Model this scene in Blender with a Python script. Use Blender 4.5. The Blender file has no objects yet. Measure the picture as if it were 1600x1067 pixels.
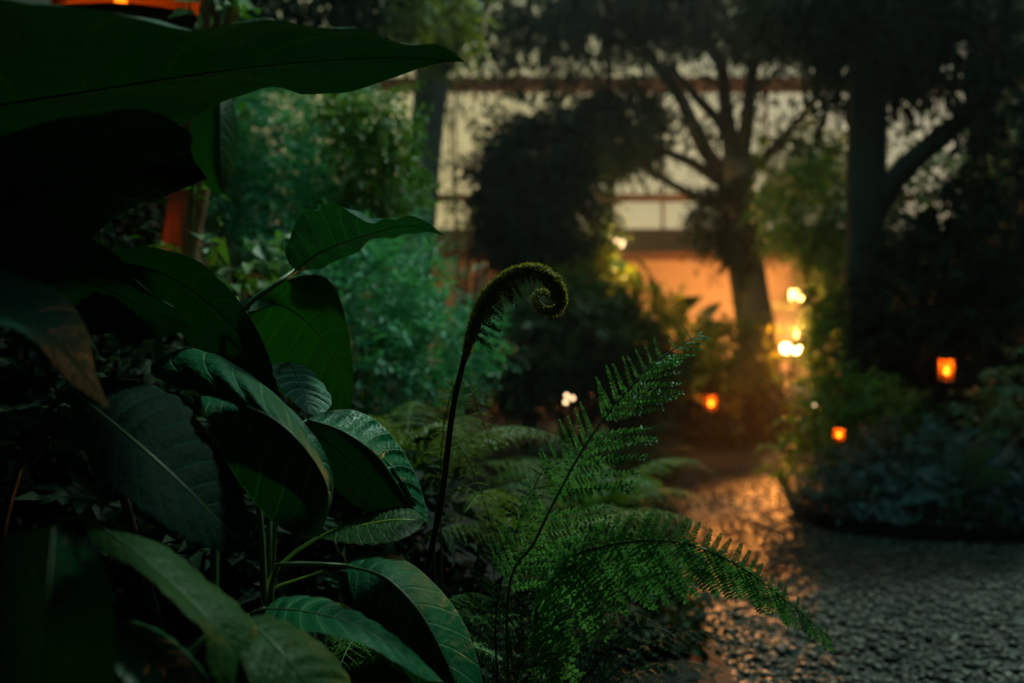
import bpy, bmesh, math, random
import numpy as np
from mathutils import Vector, Matrix, noise

S = bpy.context.scene
C = S.collection
PI = math.pi
random.seed(7)
RNG = np.random.default_rng(7)

# ------------------------------------------------------------------ camera
F_PX = 1600 * 35 / 36.0
EYE = 0.9
cam_d = bpy.data.cameras.new('camera')
cam = bpy.data.objects.new('camera', cam_d)
C.objects.link(cam)
cam.location = (0, 0, EYE)
cam.rotation_euler = (PI / 2, 0, 0)
cam_d.lens = 35
cam_d.sensor_width = 36
cam_d.clip_start = 0.02
cam_d.clip_end = 200
cam_d.dof.use_dof = True
cam_d.dof.focus_distance = 1.38
cam_d.dof.aperture_fstop = 2.6
S.camera = cam

# ------------------------------------------------------------------ world: dusk sky
W = bpy.data.worlds.new('dusk_sky')
S.world = W
W.use_nodes = True
nt = W.node_tree
nt.nodes.clear()
tc = nt.nodes.new('ShaderNodeTexCoord')
sep = nt.nodes.new('ShaderNodeSeparateXYZ')
nt.links.new(tc.outputs['Generated'], sep.inputs[0])
elev = nt.nodes.new('ShaderNodeValToRGB')           # by elevation
nt.links.new(sep.outputs['Z'], elev.inputs[0])
el = elev.color_ramp.elements
el[0].position = 0.0; el[0].color = (0.74, 0.56, 0.34, 1)
el[1].position = 0.75; el[1].color = (0.16, 0.40, 0.33, 1)
e2 = elev.color_ramp.elements.new(0.22); e2.color = (0.66, 0.56, 0.38, 1)
e3 = elev.color_ramp.elements.new(0.40); e3.color = (0.34, 0.46, 0.38, 1)
azi = nt.nodes.new('ShaderNodeMapRange')             # warm towards the sunset, mauve away from it
azi.inputs['From Min'].default_value = 0.0
azi.inputs['From Max'].default_value = 0.45
nt.links.new(sep.outputs['X'], azi.inputs['Value'])
mauve = nt.nodes.new('ShaderNodeMix'); mauve.data_type = 'RGBA'; mauve.blend_type = 'MULTIPLY'
nt.links.new(azi.outputs[0], mauve.inputs[0])
nt.links.new(elev.outputs[0], mauve.inputs[6])
mauve.inputs[7].default_value = (0.86, 0.92, 1.35, 1)
bg = nt.nodes.new('ShaderNodeBackground')
bg.inputs['Strength'].default_value = 1.3
nt.links.new(mauve.outputs[2], bg.inputs[0])
out = nt.nodes.new('ShaderNodeOutputWorld')
nt.links.new(bg.outputs[0], out.inputs[0])

# the last directional skylight of dusk, high behind and to the right
sun_d = bpy.data.lights.new('dusk_sun', 'SUN')
sun_d.energy = 2.4
sun_d.color = (0.80, 1.0, 0.82)
sun_d.angle = math.radians(6)
sun = bpy.data.objects.new('dusk_sun', sun_d)
C.objects.link(sun)
sun.rotation_euler = Vector((-0.36, -0.52, -0.80)).to_track_quat('-Z', 'Y').to_euler()

S.view_settings.view_transform = 'Standard'
S.view_settings.look = 'None'
S.view_settings.exposure = 0.45
S.view_settings.gamma = 1.0
S.view_settings.use_curve_mapping = False
S.cycles.use_denoising = True
S.cycles.max_bounces = 8
S.cycles.transparent_max_bounces = 24

# ------------------------------------------------------------------ helpers
def P(px, py, d):
    """a point d metres in front of the lens that shows at (px, py)"""
    return Vector(((px - 800) / F_PX * d, d, EYE - (py - 533.5) / F_PX * d))

def props(o, label=None, cat=None, group=None, kind=None):
    if label: o['label'] = label
    if cat: o['category'] = cat
    if group: o['group'] = group
    if kind: o['kind'] = kind
    return o

def empty(name, loc, label=None, cat=None, group=None, kind=None):
    o = bpy.data.objects.new(name, None)
    o.location = loc
    o.empty_display_size = 0.1
    C.objects.link(o)
    return props(o, label, cat, group, kind)

def root_loc(o):
    while o.parent is not None:
        o = o.parent
    return Vector(o.location)

class MB:
    """collects geometry in world coordinates"""
    def __init__(self):
        self.v = []; self.f = []; self.uv = None
    def add(self, vs, fs):
        n = len(self.v)
        self.v.extend([tuple(p) for p in vs])
        self.f.extend([tuple(i + n for i in q) for q in fs])
        return self
    def box(self, c, s, rot=0.0):
        cx, cy, cz = c; hx, hy, hz = s[0] / 2, s[1] / 2, s[2] / 2
        cr, sr = math.cos(rot), math.sin(rot)
        vs = []
        for x, y, z in ((-1,-1,-1),(1,-1,-1),(1,1,-1),(-1,1,-1),(-1,-1,1),(1,-1,1),(1,1,1),(-1,1,1)):
            a, b = x * hx, y * hy
            vs.append((cx + a * cr - b * sr, cy + a * sr + b * cr, cz + z * hz))
        return self.add(vs, [(0,3,2,1),(4,5,6,7),(0,1,5,4),(1,2,6,5),(2,3,7,6),(3,0,4,7)])
    def tube(self, pts, rad, n=8, caps=True):
        vs, fs = tube_arrays(pts, rad, n, caps)
        return self.add(vs, fs)
    def lathe(self, c, prof, n=16):
        vs = []; fs = []
        for r, z in prof:
            for k in range(n):
                a = 2 * PI * k / n
                vs.append((c[0] + r * math.cos(a), c[1] + r * math.sin(a), c[2] + z))
        for i in range(len(prof) - 1):
            for k in range(n):
                k2 = (k + 1) % n
                fs.append((i * n + k, i * n + k2, (i + 1) * n + k2, (i + 1) * n + k))
        fs.append(tuple(range(n))[::-1]); fs.append(tuple((len(prof) - 1) * n + k for k in range(n)))
        return self.add(vs, fs)
    def build(self, name, mat, parent=None, smooth=False, kind=None, bevel=0.0):
        off = root_loc(parent) if parent is not None else Vector((0, 0, 0))
        me = bpy.data.meshes.new(name)
        me.from_pydata([(p[0] - off.x, p[1] - off.y, p[2] - off.z) for p in self.v], [], self.f)
        me.materials.append(mat)
        if smooth:
            me.shade_smooth()
        if self.uv is not None:
            ul = me.uv_layers.new(name='UVMap')
            idx = np.empty(len(me.loops), dtype=np.int32)
            me.loops.foreach_get('vertex_index', idx)
            ul.data.foreach_set('uv', np.asarray(self.uv, dtype=np.float32)[idx].ravel())
        me.update()
        o = bpy.data.objects.new(name, me)
        C.objects.link(o)
        if parent is not None:
            o.parent = parent
        if bevel:
            m = o.modifiers.new('bevel', 'BEVEL'); m.width = bevel; m.segments = 2; m.limit_method = 'ANGLE'
        if kind: o['kind'] = kind
        return o

def tube_arrays(pts, rad, n=8, caps=True):
    pts = [Vector(p) for p in pts]
    m = len(pts)
    if not hasattr(rad, '__len__'):
        rad = [rad] * m
    vs, fs = [], []
    t0 = (pts[1] - pts[0]).normalized()
    ref = Vector((0, 0, 1)) if abs(t0.z) < 0.9 else Vector((1, 0, 0))
    nrm = t0.cross(ref).normalized()
    for i in range(m):
        t = (pts[min(i + 1, m - 1)] - pts[max(i - 1, 0)]).normalized()
        nrm = (nrm - t * nrm.dot(t)).normalized()
        b = t.cross(nrm)
        for k in range(n):
            a = 2 * PI * k / n
            vs.append(pts[i] + (nrm * math.cos(a) + b * math.sin(a)) * rad[i])
    for i in range(m - 1):
        for k in range(n):
            k2 = (k + 1) % n
            fs.append((i * n + k, i * n + k2, (i + 1) * n + k2, (i + 1) * n + k))
    if caps:
        fs.append(tuple(range(n))[::-1]); fs.append(tuple((m - 1) * n + k for k in range(n)))
    return vs, fs

def spline(pts, n):
    """Catmull-Rom through pts, resampled to n points of equal arc length"""
    pts = [Vector(p) for p in pts]
    ext = [pts[0] * 2 - pts[1]] + pts + [pts[-1] * 2 - pts[-2]]
    dense = []
    for i in range(1, len(ext) - 2):
        p0, p1, p2, p3 = ext[i - 1], ext[i], ext[i + 1], ext[i + 2]
        for k in range(14):
            t = k / 14
            dense.append(0.5 * ((2 * p1) + (p2 - p0) * t + (2 * p0 - 5 * p1 + 4 * p2 - p3) * t * t + (3 * p1 - p0 - 3 * p2 + p3) * t ** 3))
    dense.append(pts[-1])
    D = np.array([tuple(p) for p in dense])
    s = np.concatenate([[0], np.cumsum(np.linalg.norm(np.diff(D, axis=0), axis=1))])
    q = np.linspace(0, s[-1], n)
    return np.stack([np.interp(q, s, D[:, k]) for k in range(3)], axis=1)

def np_mesh(name, V, quads, mat, parent=None, smooth=False, kind=None):
    """fast mesh from numpy: V (n,3), quads (m,4) or tris (m,3)"""
    off = np.array(root_loc(parent)) if parent is not None else np.zeros(3)
    me = bpy.data.meshes.new(name)
    k = quads.shape[1]
    me.vertices.add(len(V)); me.loops.add(quads.size); me.polygons.add(len(quads))
    me.vertices.foreach_set('co', (V - off).astype(np.float32).ravel())
    me.loops.foreach_set('vertex_index', quads.astype(np.int32).ravel())
    me.polygons.foreach_set('loop_start', np.arange(0, quads.size, k, dtype=np.int32))
    me.polygons.foreach_set('loop_total', np.full(len(quads), k, dtype=np.int32))
    me.materials.append(mat)
    me.update(calc_edges=True)
    if smooth: me.shade_smooth()
    o = bpy.data.objects.new(name, me)
    C.objects.link(o)
    if parent is not None: o.parent = parent
    if kind: o['kind'] = kind
    return o

# ------------------------------------------------------------------ materials
def new_mat(name):
    m = bpy.data.materials.new(name); m.use_nodes = True
    m.node_tree.nodes.clear()
    o = m.node_tree.nodes.new('ShaderNodeOutputMaterial')
    return m, m.node_tree, o

def N(t, kind, **kw):
    n = t.nodes.new(kind)
    for k, v in kw.items():
        setattr(n, k, v)
    return n

def mth(t, op, a, b=None, clamp=False):
    n = N(t, 'ShaderNodeMath', operation=op); n.use_clamp = clamp
    for i, x in enumerate((a, b)):
        if x is None: continue
        if isinstance(x, (int, float)): n.inputs[i].default_value = x
        else: t.links.new(x, n.inputs[i])
    return n.outputs[0]

def mixc(t, f, a, b, blend='MIX'):
    n = N(t, 'ShaderNodeMix', data_type='RGBA', blend_type=blend)
    for i, x in ((0, f), (6, a), (7, b)):
        if isinstance(x, (int, float)): n.inputs[i].default_value = x
        elif isinstance(x, tuple): n.inputs[i].default_value = (*x, 1)
        else: t.links.new(x, n.inputs[i])
    return n.outputs[2]

def simple(name, col, rough=0.7, metal=0.0, var=0.25, scale=12, bump=0.2, bscale=40, spec=0.4, stretch=(1,1,1)):
    m, t, o = new_mat(name)
    p = N(t, 'ShaderNodeBsdfPrincipled')
    tcn = N(t, 'ShaderNodeTexCoord'); mp = N(t, 'ShaderNodeMapping'); mp.inputs['Scale'].default_value = stretch
    t.links.new(tcn.outputs['Object'], mp.inputs[0])
    no = N(t, 'ShaderNodeTexNoise'); no.inputs['Scale'].default_value = scale; no.inputs['Detail'].default_value = 6
    t.links.new(mp.outputs[0], no.inputs[0])
    c2 = tuple(min(1, c * (1 + var)) for c in col); c1 = tuple(c * (1 - var) for c in col)
    t.links.new(mixc(t, no.outputs[0], c1, c2), p.inputs['Base Color'])
    p.inputs['Roughness'].default_value = rough; p.inputs['Metallic'].default_value = metal
    p.inputs['Specular IOR Level'].default_value = spec
    if bump:
        n2 = N(t, 'ShaderNodeTexNoise'); n2.inputs['Scale'].default_value = bscale; n2.inputs['Detail'].default_value = 8
        t.links.new(mp.outputs[0], n2.inputs[0])
        b = N(t, 'ShaderNodeBump'); b.inputs['Strength'].default_value = bump; b.inputs['Distance'].default_value = 0.02
        t.links.new(n2.outputs[0], b.inputs['Height']); t.links.new(b.outputs[0], p.inputs['Normal'])
    t.links.new(p.outputs[0], o.inputs[0])
    return m

def foliage_mat(name, c1, c2, rough=0.5, transl=0.35, spec=0.4):
    """many-leaved foliage: each leaf its own tone between two greens"""
    m, t, o = new_mat(name)
    g = N(t, 'ShaderNodeNewGeometry')
    col = mixc(t, g.outputs['Random Per Island'], c1, c2)
    p = N(t, 'ShaderNodeBsdfPrincipled'); t.links.new(col, p.inputs['Base Color'])
    p.inputs['Roughness'].default_value = rough; p.inputs['Specular IOR Level'].default_value = spec
    tr = N(t, 'ShaderNodeBsdfTranslucent')
    t.links.new(mixc(t, 1.0, col, (1.3, 1.25, 0.5), 'MULTIPLY'), tr.inputs[0])
    mx = N(t, 'ShaderNodeMixShader'); mx.inputs[0].default_value = transl
    t.links.new(p.outputs[0], mx.inputs[1]); t.links.new(tr.outputs[0], mx.inputs[2])
    t.links.new(mx.outputs[0], o.inputs[0])
    return m

def leaf_mat(name, col, vein, nv=9, slope=0.55, rough=0.48, transl=0.22, spec=0.11, veinw=0.07, ):
    """a broad leaf: side veins run from the midrib (u=0.5) to the margin"""
    m, t, o = new_mat(name)
    uvn = N(t, 'ShaderNodeUVMap'); sp = N(t, 'ShaderNodeSeparateXYZ'); t.links.new(uvn.outputs[0], sp.inputs[0])
    au = mth(t, 'MULTIPLY', mth(t, 'ABSOLUTE', mth(t, 'SUBTRACT', sp.outputs[0], 0.5)), 2.0)
    ph = mth(t, 'SUBTRACT', mth(t, 'MULTIPLY', sp.outputs[1], float(nv)), mth(t, 'MULTIPLY', au, slope * nv * 0.3))
    fr = mth(t, 'ABSOLUTE', mth(t, 'SUBTRACT', mth(t, 'FRACT', ph), 0.5))
    line = mth(t, 'SUBTRACT', 1.0, mth(t, 'DIVIDE', fr, veinw), clamp=True)
    rib = mth(t, 'SUBTRACT', 1.0, mth(t, 'DIVIDE', au, 0.035), clamp=True)
    edge = mth(t, 'DIVIDE', mth(t, 'SUBTRACT', au, 0.975), 0.02, clamp=True)  # pale margin paints a rim highlight in the vein colour
    vm = mth(t, 'MAXIMUM', mth(t, 'MULTIPLY', line, 0.6), mth(t, 'MAXIMUM', rib, mth(t, 'MULTIPLY', edge, 0.8)))
    tcn = N(t, 'ShaderNodeTexCoord')
    no = N(t, 'ShaderNodeTexNoise'); no.inputs['Scale'].default_value = 22; no.inputs['Detail'].default_value = 5
    t.links.new(tcn.outputs['Object'], no.inputs[0])
    c = mixc(t, no.outputs[0], tuple(x * 0.65 for x in col), tuple(x * 1.3 for x in col))
    c = mixc(t, mth(t, 'MULTIPLY', vm, 0.75), c, vein)
    p = N(t, 'ShaderNodeBsdfPrincipled'); t.links.new(c, p.inputs['Base Color'])
    n3 = N(t, 'ShaderNodeTexNoise'); n3.inputs['Scale'].default_value = 60; n3.inputs['Detail'].default_value = 4
    t.links.new(tcn.outputs['Object'], n3.inputs[0])
    r = N(t, 'ShaderNodeMapRange'); r.inputs['To Min'].default_value = rough - 0.08; r.inputs['To Max'].default_value = rough + 0.14
    t.links.new(n3.outputs[0], r.inputs[0]); t.links.new(r.outputs[0], p.inputs['Roughness'])
    p.inputs['Specular IOR Level'].default_value = spec
    v2 = N(t, 'ShaderNodeTexVoronoi'); v2.inputs['Scale'].default_value = 130
    t.links.new(tcn.outputs['Object'], v2.inputs[0])
    h = mth(t, 'ADD', mth(t, 'MULTIPLY', v2.outputs[0], 0.5), mth(t, 'MULTIPLY', vm, -1.2))
    h = mth(t, 'ADD', h, mth(t, 'MULTIPLY', n3.outputs[0], 1.2))
    b = N(t, 'ShaderNodeBump'); b.inputs['Strength'].default_value = 0.5; b.inputs['Distance'].default_value = 0.004
    t.links.new(h, b.inputs['Height']); t.links.new(b.outputs[0], p.inputs['Normal'])
    tr = N(t, 'ShaderNodeBsdfTranslucent'); t.links.new(mixc(t, 1.0, c, (0.9, 1.2, 0.25), 'MULTIPLY'), tr.inputs[0])
    mx = N(t, 'ShaderNodeMixShader'); mx.inputs[0].default_value = transl
    t.links.new(p.outputs[0], mx.inputs[1]); t.links.new(tr.outputs[0], mx.inputs[2])
    t.links.new(mx.outputs[0], o.inputs[0])
    return m

def emit_mat(name, col, strength):
    m, t, o = new_mat(name)
    e = N(t, 'ShaderNodeEmission'); e.inputs[0].default_value = (*col, 1); e.inputs[1].default_value = strength
    t.links.new(e.outputs[0], o.inputs[0])
    return m

def pane_mat(name, tint, dirt, amount):
    """old greenhouse glass: clear, with vertical runs of lime and algae"""
    m, t, o = new_mat(name)
    tcn = N(t, 'ShaderNodeTexCoord'); mp = N(t, 'ShaderNodeMapping'); mp.inputs['Scale'].default_value = (9, 9, 0.9)
    t.links.new(tcn.outputs['Object'], mp.inputs[0])
    no = N(t, 'ShaderNodeTexNoise'); no.inputs['Scale'].default_value = 1.5; no.inputs['Detail'].default_value = 6
    t.links.new(mp.outputs[0], no.inputs[0])
    tr = N(t, 'ShaderNodeBsdfTransparent')
    t.links.new(mixc(t, no.outputs[0], tuple(x * 0.75 for x in tint), tint), tr.inputs[0])
    gl = N(t, 'ShaderNodeBsdfGlossy'); gl.inputs['Roughness'].default_value = 0.15
    df = N(t, 'ShaderNodeBsdfTranslucent'); df.inputs[0].default_value = (*dirt, 1)
    m1 = N(t, 'ShaderNodeMixShader'); m1.inputs[0].default_value = 0.04
    t.links.new(tr.outputs[0], m1.inputs[1]); t.links.new(gl.outputs[0], m1.inputs[2])
    m2 = N(t, 'ShaderNodeMixShader'); t.links.new(mth(t, 'MULTIPLY', no.outputs[0], amount), m2.inputs[0])
    t.links.new(m1.outputs[0], m2.inputs[1]); t.links.new(df.outputs[0], m2.inputs[2])
    t.links.new(m2.outputs[0], o.inputs[0])
    return m

def gravel_mat(name):
    m, t, o = new_mat(name)
    tcn = N(t, 'ShaderNodeTexCoord')
    vo = N(t, 'ShaderNodeTexVoronoi'); vo.inputs['Scale'].default_value = 42
    t.links.new(tcn.outputs['Object'], vo.inputs[0])
    no = N(t, 'ShaderNodeTexNoise'); no.inputs['Scale'].default_value = 5; no.inputs['Detail'].default_value = 5
    t.links.new(tcn.outputs['Object'], no.inputs[0])
    sx = N(t, 'ShaderNodeSeparateXYZ'); t.links.new(vo.outputs['Color'], sx.inputs[0])
    c = mixc(t, sx.outputs[0], (0.012, 0.013, 0.014), (0.055, 0.055, 0.052))
    c = mixc(t, no.outputs[0], mixc(t, 1.0, c, (0.6, 0.58, 0.55), 'MULTIPLY'), c)
    p = N(t, 'ShaderNodeBsdfPrincipled'); t.links.new(c, p.inputs['Base Color']); p.inputs['Roughness'].default_value = 0.62
    b = N(t, 'ShaderNodeBump'); b.inputs['Strength'].default_value = 0.9; b.inputs['Distance'].default_value = 0.02; b.invert = True
    t.links.new(vo.outputs['Distance'], b.inputs['Height']); t.links.new(b.outputs[0], p.inputs['Normal'])
    t.links.new(p.outputs[0], o.inputs[0])
    return m

def stone_mat(name):
    m, t, o = new_mat(name)
    g = N(t, 'ShaderNodeNewGeometry'); oi = N(t, 'ShaderNodeObjectInfo')
    r = mth(t, 'FRACT', mth(t, 'ADD', g.outputs['Random Per Island'], oi.outputs['Random']))
    c = mixc(t, r, (0.009, 0.010, 0.011), (0.13, 0.12, 0.10))
    p = N(t, 'ShaderNodeBsdfPrincipled'); t.links.new(c, p.inputs['Base Color']); p.inputs['Roughness'].default_value = 0.55
    t.links.new(p.outputs[0], o.inputs[0])
    return m

M = {}
M['gravel'] = gravel_mat('gravel_ground')
M['pebble'] = stone_mat('gravel_stones')
M['soil'] = simple('dark_soil', (0.008, 0.007, 0.006), 0.95, var=0.5, scale=9, bump=0.9, bscale=30)
M['kerb'] = simple('dark_edging', (0.006, 0.007, 0.006), 0.9, bump=0.5)
M['plaster'] = simple('ochre_plaster', (0.50, 0.33, 0.20), 0.85, var=0.18, scale=2.2, bump=0.15)
M['dark_wall'] = simple('dark_painted_wall', (0.030, 0.034, 0.030), 0.9, var=0.4, scale=3)  # dark painted concrete for the enclosing walls and ceiling
M['beam'] = simple('rusty_beam', (0.16, 0.105, 0.075), 0.7, var=0.3, scale=8)
M['pane'] = pane_mat('stained_pane', (0.90, 0.90, 0.77), (0.16, 0.15, 0.11), 0.30)
M['roof_pane'] = pane_mat('roof_pane', (0.9, 0.95, 0.93), (0.6, 0.65, 0.6), 0.12)
M['bark'] = simple('grey_bark', (0.15, 0.145, 0.115), 0.9, var=0.5, scale=14, bump=0.9, bscale=25, stretch=(1, 1, 0.2))
M['bark_dark'] = simple('dark_bark', (0.040, 0.042, 0.038), 0.9, var=0.5, scale=14, bump=0.9, bscale=25, stretch=(1, 1, 0.2))
M['bark_red'] = simple('red_flaking_bark', (0.36, 0.15, 0.06), 0.75, var=0.95, scale=22, bump=1.0, bscale=40, stretch=(1, 1, 0.35))
M['lantern_metal'] = simple('dark_lantern_metal', (0.05, 0.035, 0.025), 0.45, metal=0.8, bump=0.1)
M['stem'] = simple('green_stem', (0.07, 0.14, 0.045), 0.45, var=0.25, scale=30, bump=0.1)
M['stem_dark'] = simple('dark_stem', (0.016, 0.026, 0.014), 0.5, var=0.4, scale=40, bump=0.3)
M['stem_yellow'] = simple('yellow_green_stem', (0.60, 0.72, 0.09), 0.4, var=0.2, scale=30, bump=0.05)
M['leaf_rib'] = simple('dark_leaf_rib', (0.010, 0.07, 0.022), 0.6, bump=0)
M['crozier'] = simple('brown_green_crozier', (0.22, 0.21, 0.05), 0.5, var=0.5, scale=90, bump=0.8, bscale=160)
M['flame'] = emit_mat('candle_flame', (1.0, 0.52, 0.12), 13)
M['bulb'] = emit_mat('warm_bulb', (1.0, 0.50, 0.12), 60)
M['bulb_white'] = emit_mat('pale_bulb', (1.0, 0.66, 0.34), 3)
M['amber'] = None
def amber_mat(name='amber_glass', k=0.14):
    m, t, o = new_mat(name)
    tr = N(t, 'ShaderNodeBsdfTransparent'); tr.inputs[0].default_value = (1.0, 0.58, 0.22, 1)
    df = N(t, 'ShaderNodeBsdfTranslucent'); df.inputs[0].default_value = (0.9, 0.35, 0.08, 1)
    mx = N(t, 'ShaderNodeMixShader'); mx.inputs[0].default_value = k
    t.links.new(tr.outputs[0], mx.inputs[1]); t.links.new(df.outputs[0], mx.inputs[2]); t.links.new(mx.outputs[0], o.inputs[0])
    return m
M['amber'] = amber_mat()
M['amber_milky'] = amber_mat('milky_amber_glass', 0.6)
M['ledge'] = simple('brown_ledge', (0.13, 0.055, 0.03), 0.8, var=0.3, scale=4)

M['wax'] = simple('candle_wax', (0.8, 0.62, 0.40), 0.5, var=0.05, bump=0)
M['white_enamel'] = simple('pale_enamel', (0.75, 0.70, 0.62), 0.4, var=0.1, bump=0)
M['blue_post'] = simple('blue_grey_paint', (0.07, 0.09, 0.13), 0.6, var=0.2)

# ------------------------------------------------------------------ the glasshouse
XL, XR, YN, YF, ZC = -3.2, 5.6, -2.2, 12.0, 5.4
def struct(o):
    o['kind'] = 'structure'
    return o
struct(MB().box(((XL + XR) / 2, (YN + YF) / 2, -0.05), (XR - XL, YF - YN, 0.1)).build('floor', M['gravel']))
struct(MB().box((XL - 0.1, (YN + YF) / 2 + 0.15, ZC / 2), (0.2, YF - YN + 0.3, ZC)).build('wall_left', M['dark_wall']))
struct(MB().box((XR + 0.1, (YN + YF) / 2 + 0.15, ZC / 2), (0.2, YF - YN + 0.3, ZC)).build('wall_right', M['dark_wall']))
struct(MB().box(((XL + XR) / 2, YN - 0.1, ZC / 2), (XR - XL + 0.4, 0.2, ZC)).build('wall_near', M['dark_wall']))
struct(MB().box(((XL + XR) / 2, YF + 0.15, 1.13), (XR - XL + 0.4, 0.3, 2.26)).build('wall_far', M['plaster']))
struct(MB().box(((XL + XR) / 2, YF - 0.22, 1.91), (XR - XL, 0.44, 0.07)).build('trim_1', M['ledge'], bevel=0.01))
# unseen opaque roof; its skylight is sized to keep foreground and ledge dim
SX0, SX1, SY0, SY1 = -2.9, 5.2, 0.7, 9.2
cl = MB()
for x0, x1, y0, y1 in ((XL, XR, YN, SY0), (XL, XR, SY1, YF + 0.3), (XL, SX0, SY0, SY1), (SX1, XR, SY0, SY1)):
    cl.box(((x0 + x1) / 2, (y0 + y1) / 2, ZC + 0.06), (x1 - x0, y1 - y0, 0.12))
struct(cl.build('ceiling', M['dark_wall']))
sky = empty('window_2', (SX0, SY0, ZC + 0.03), kind='structure')
ns = 5
for k in range(ns):
    x0 = SX0 + (SX1 - SX0) * k / ns; x1 = SX0 + (SX1 - SX0) * (k + 1) / ns
    MB().box(((x0 + x1) / 2, (SY0 + SY1) / 2, ZC + 0.06), (x1 - x0 - 0.06, SY1 - SY0 - 0.04, 0.012)).build('pane', M['roof_pane'], sky)
    if k: MB().box((x0, (SY0 + SY1) / 2, ZC + 0.05), (0.05, SY1 - SY0, 0.09)).build('glazing_bar', M['beam'], sky)
# the far glazing: three rows of panes between rusty transoms
win = empty('window_1', (XL, YF, 2.26), kind='structure')
rows = ((2.26, 2.60), (2.68, 3.93), (4.09, ZC))
nx = 7
for z in (2.64, 4.01):
    MB().box(((XL + XR) / 2, YF + 0.08, z), (XR - XL, 0.16, 0.08 if z < 3 else 0.16)).build('transom', M['beam'], win)
for k in range(nx + 1):
    x = XL + (XR - XL) * k / nx
    MB().box((x, YF + 0.08, (2.26 + ZC) / 2), (0.028, 0.07, ZC - 2.26)).build('mullion', M['beam'], win)
for z0, z1 in rows:
    for k in range(nx):
        x0 = XL + (XR - XL) * k / nx; x1 = XL + (XR - XL) * (k + 1) / nx
        MB().box(((x0 + x1) / 2, YF + 0.08, (z0 + z1) / 2), (x1 - x0 - 0.026, 0.008, z1 - z0)).build('pane', M['pane'], win)

# planting beds and edging
def slab(name, poly, z0, z1, mat):
    n = len(poly); vs = [(x, y, z0) for x, y in poly] + [(x, y, z1) for x, y in poly]
    fs = [tuple(range(n))[::-1], tuple(range(n, 2 * n))] + [(i, (i + 1) % n, n + (i + 1) % n, n + i) for i in range(n)]
    return MB().add(vs, fs).build(name, mat)
LEFT_EDGE = [(0.50, -2.2), (0.51, 1.2), (0.53, 2.6), (0.54, 3.1), (0.61, 3.9), (0.70, 4.64), (0.95, 6.2), (1.28, 8.4), (1.34, 8.75)]
RIGHT_EDGE = [(2.50, 8.75), (2.30, 8.2), (1.90, 7.0), (1.66, 5.9), (1.50, 5.1), (1.52, 4.72), (1.80, 4.52), (2.30, 4.42), (3.4, 4.3), (XR, 4.2)]
Z0 = 0.06
struct(slab('planting_bed_left', [(XL, -2.2)] + LEFT_EDGE + [(XL, 8.75)], 0, Z0, M['soil']))
struct(slab('planting_bed_right', [(XR, 8.75)] + RIGHT_EDGE, 0, Z0, M['soil']))
struct(slab('planting_bed_far', [(XL, 8.75), (XR, 8.75), (XR, YF), (XL, YF)], 0, Z0, M['soil']))
def edging(name, pts, h, label):
    c = spline([(x, y, 0) for x, y in pts], 60)
    vs, fs = [], []
    for i, p in enumerate(c):
        t = c[min(i + 1, 59)] - c[max(i - 1, 0)]; t /= np.linalg.norm(t); n = np.array([t[1], -t[0], 0])
        for a, z in ((-0.025, 0.0), (0.025, 0.0), (0.025, h), (-0.025, h)):
            q = p + n * a; vs.append((q[0], q[1], z))
    for i in range(59):
        for k in range(4):
            fs.append((i * 4 + k, i * 4 + (k + 1) % 4, i * 4 + 4 + (k + 1) % 4, i * 4 + 4 + k))
    fs += [(3, 2, 1, 0), (236, 237, 238, 239)]
    return struct(MB().add(vs, fs).build(name, M['kerb']))
edging('trim_2', LEFT_EDGE, 0.062, '')
edging('trim_3', RIGHT_EDGE, 0.08, '')

# gravel: the largest stones one by one, the rest as one scatter
def inside_path(x, y):
    le = np.interp(y, [p[1] for p in LEFT_EDGE], [p[0] for p in LEFT_EDGE])
    ry = [p[1] for p in RIGHT_EDGE][:6][::-1]; rx = [p[0] for p in RIGHT_EDGE][:6][::-1]
    re = np.where(y > 4.72, np.interp(y, ry, rx), 9.0)
    re = np.where((y > 4.2) & (y <= 4.72), np.interp(-y, [-4.72, -4.52, -4.42, -4.3, -4.2], [1.52, 1.8, 2.3, 3.4, XR]), re)
    return (x > le + 0.035) & (x < re - 0.035)
bm = bmesh.new(); bmesh.ops.create_icosphere(bm, subdivisions=1, radius=1)
ico_v = np.array([v.co[:] for v in bm.verts]); ico_f = np.array([[v.index for v in f.verts] for f in bm.faces]); bm.free()
path = empty('gravel_path', (1.0, 3.0, 0.0), 'gravel garden path of small grey stones curving past the right bed', 'path')
y = 2.2 + (7.0 - 2.2) * RNG.random(34000) ** 1.5
x = 0.5 + RNG.random(34000) * 3.3
ok = inside_path(x, y) & (x < 0.80 * y + 0.2)
x, y = x[ok], y[ok]
order = np.argsort(y); x, y = x[order], y[order]
sz = 0.006 + 0.011 * RNG.random(len(x)) ** 2.0
pebmesh = []
for q in range(5):
    me = bpy.data.meshes.new('pebble')
    dv = ico_v * (1 + 0.22 * RNG.standard_normal((len(ico_v), 1))) * np.array([1, 0.8, 0.55])
    me.from_pydata(dv.tolist(), [], ico_f.tolist()); me.materials.append(M['pebble']); me.shade_smooth(); pebmesh.append((me, dv))
sel = np.zeros(len(x), bool)
vis = np.where((x < 0.515 * y) & (y > 2.6) & (y < 3.6))[0]
vis = vis[np.argsort(-sz[vis] / y[vis])][:290]
sel[vis] = True
for i in vis:
    o = bpy.data.objects.new('pebble', pebmesh[int(i) % 5][0]); C.objects.link(o); o.parent = path
    o.location = (x[i] - 1.0, y[i] - 3.0, sz[i] * 0.35); o.scale = (sz[i] * 1.15,) * 3; o.rotation_euler = (RNG.normal(0, 0.3), RNG.normal(0, 0.3), RNG.random() * 6.28)
rest = np.where(~sel)[0]
Vs, Fs = [], []
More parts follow.
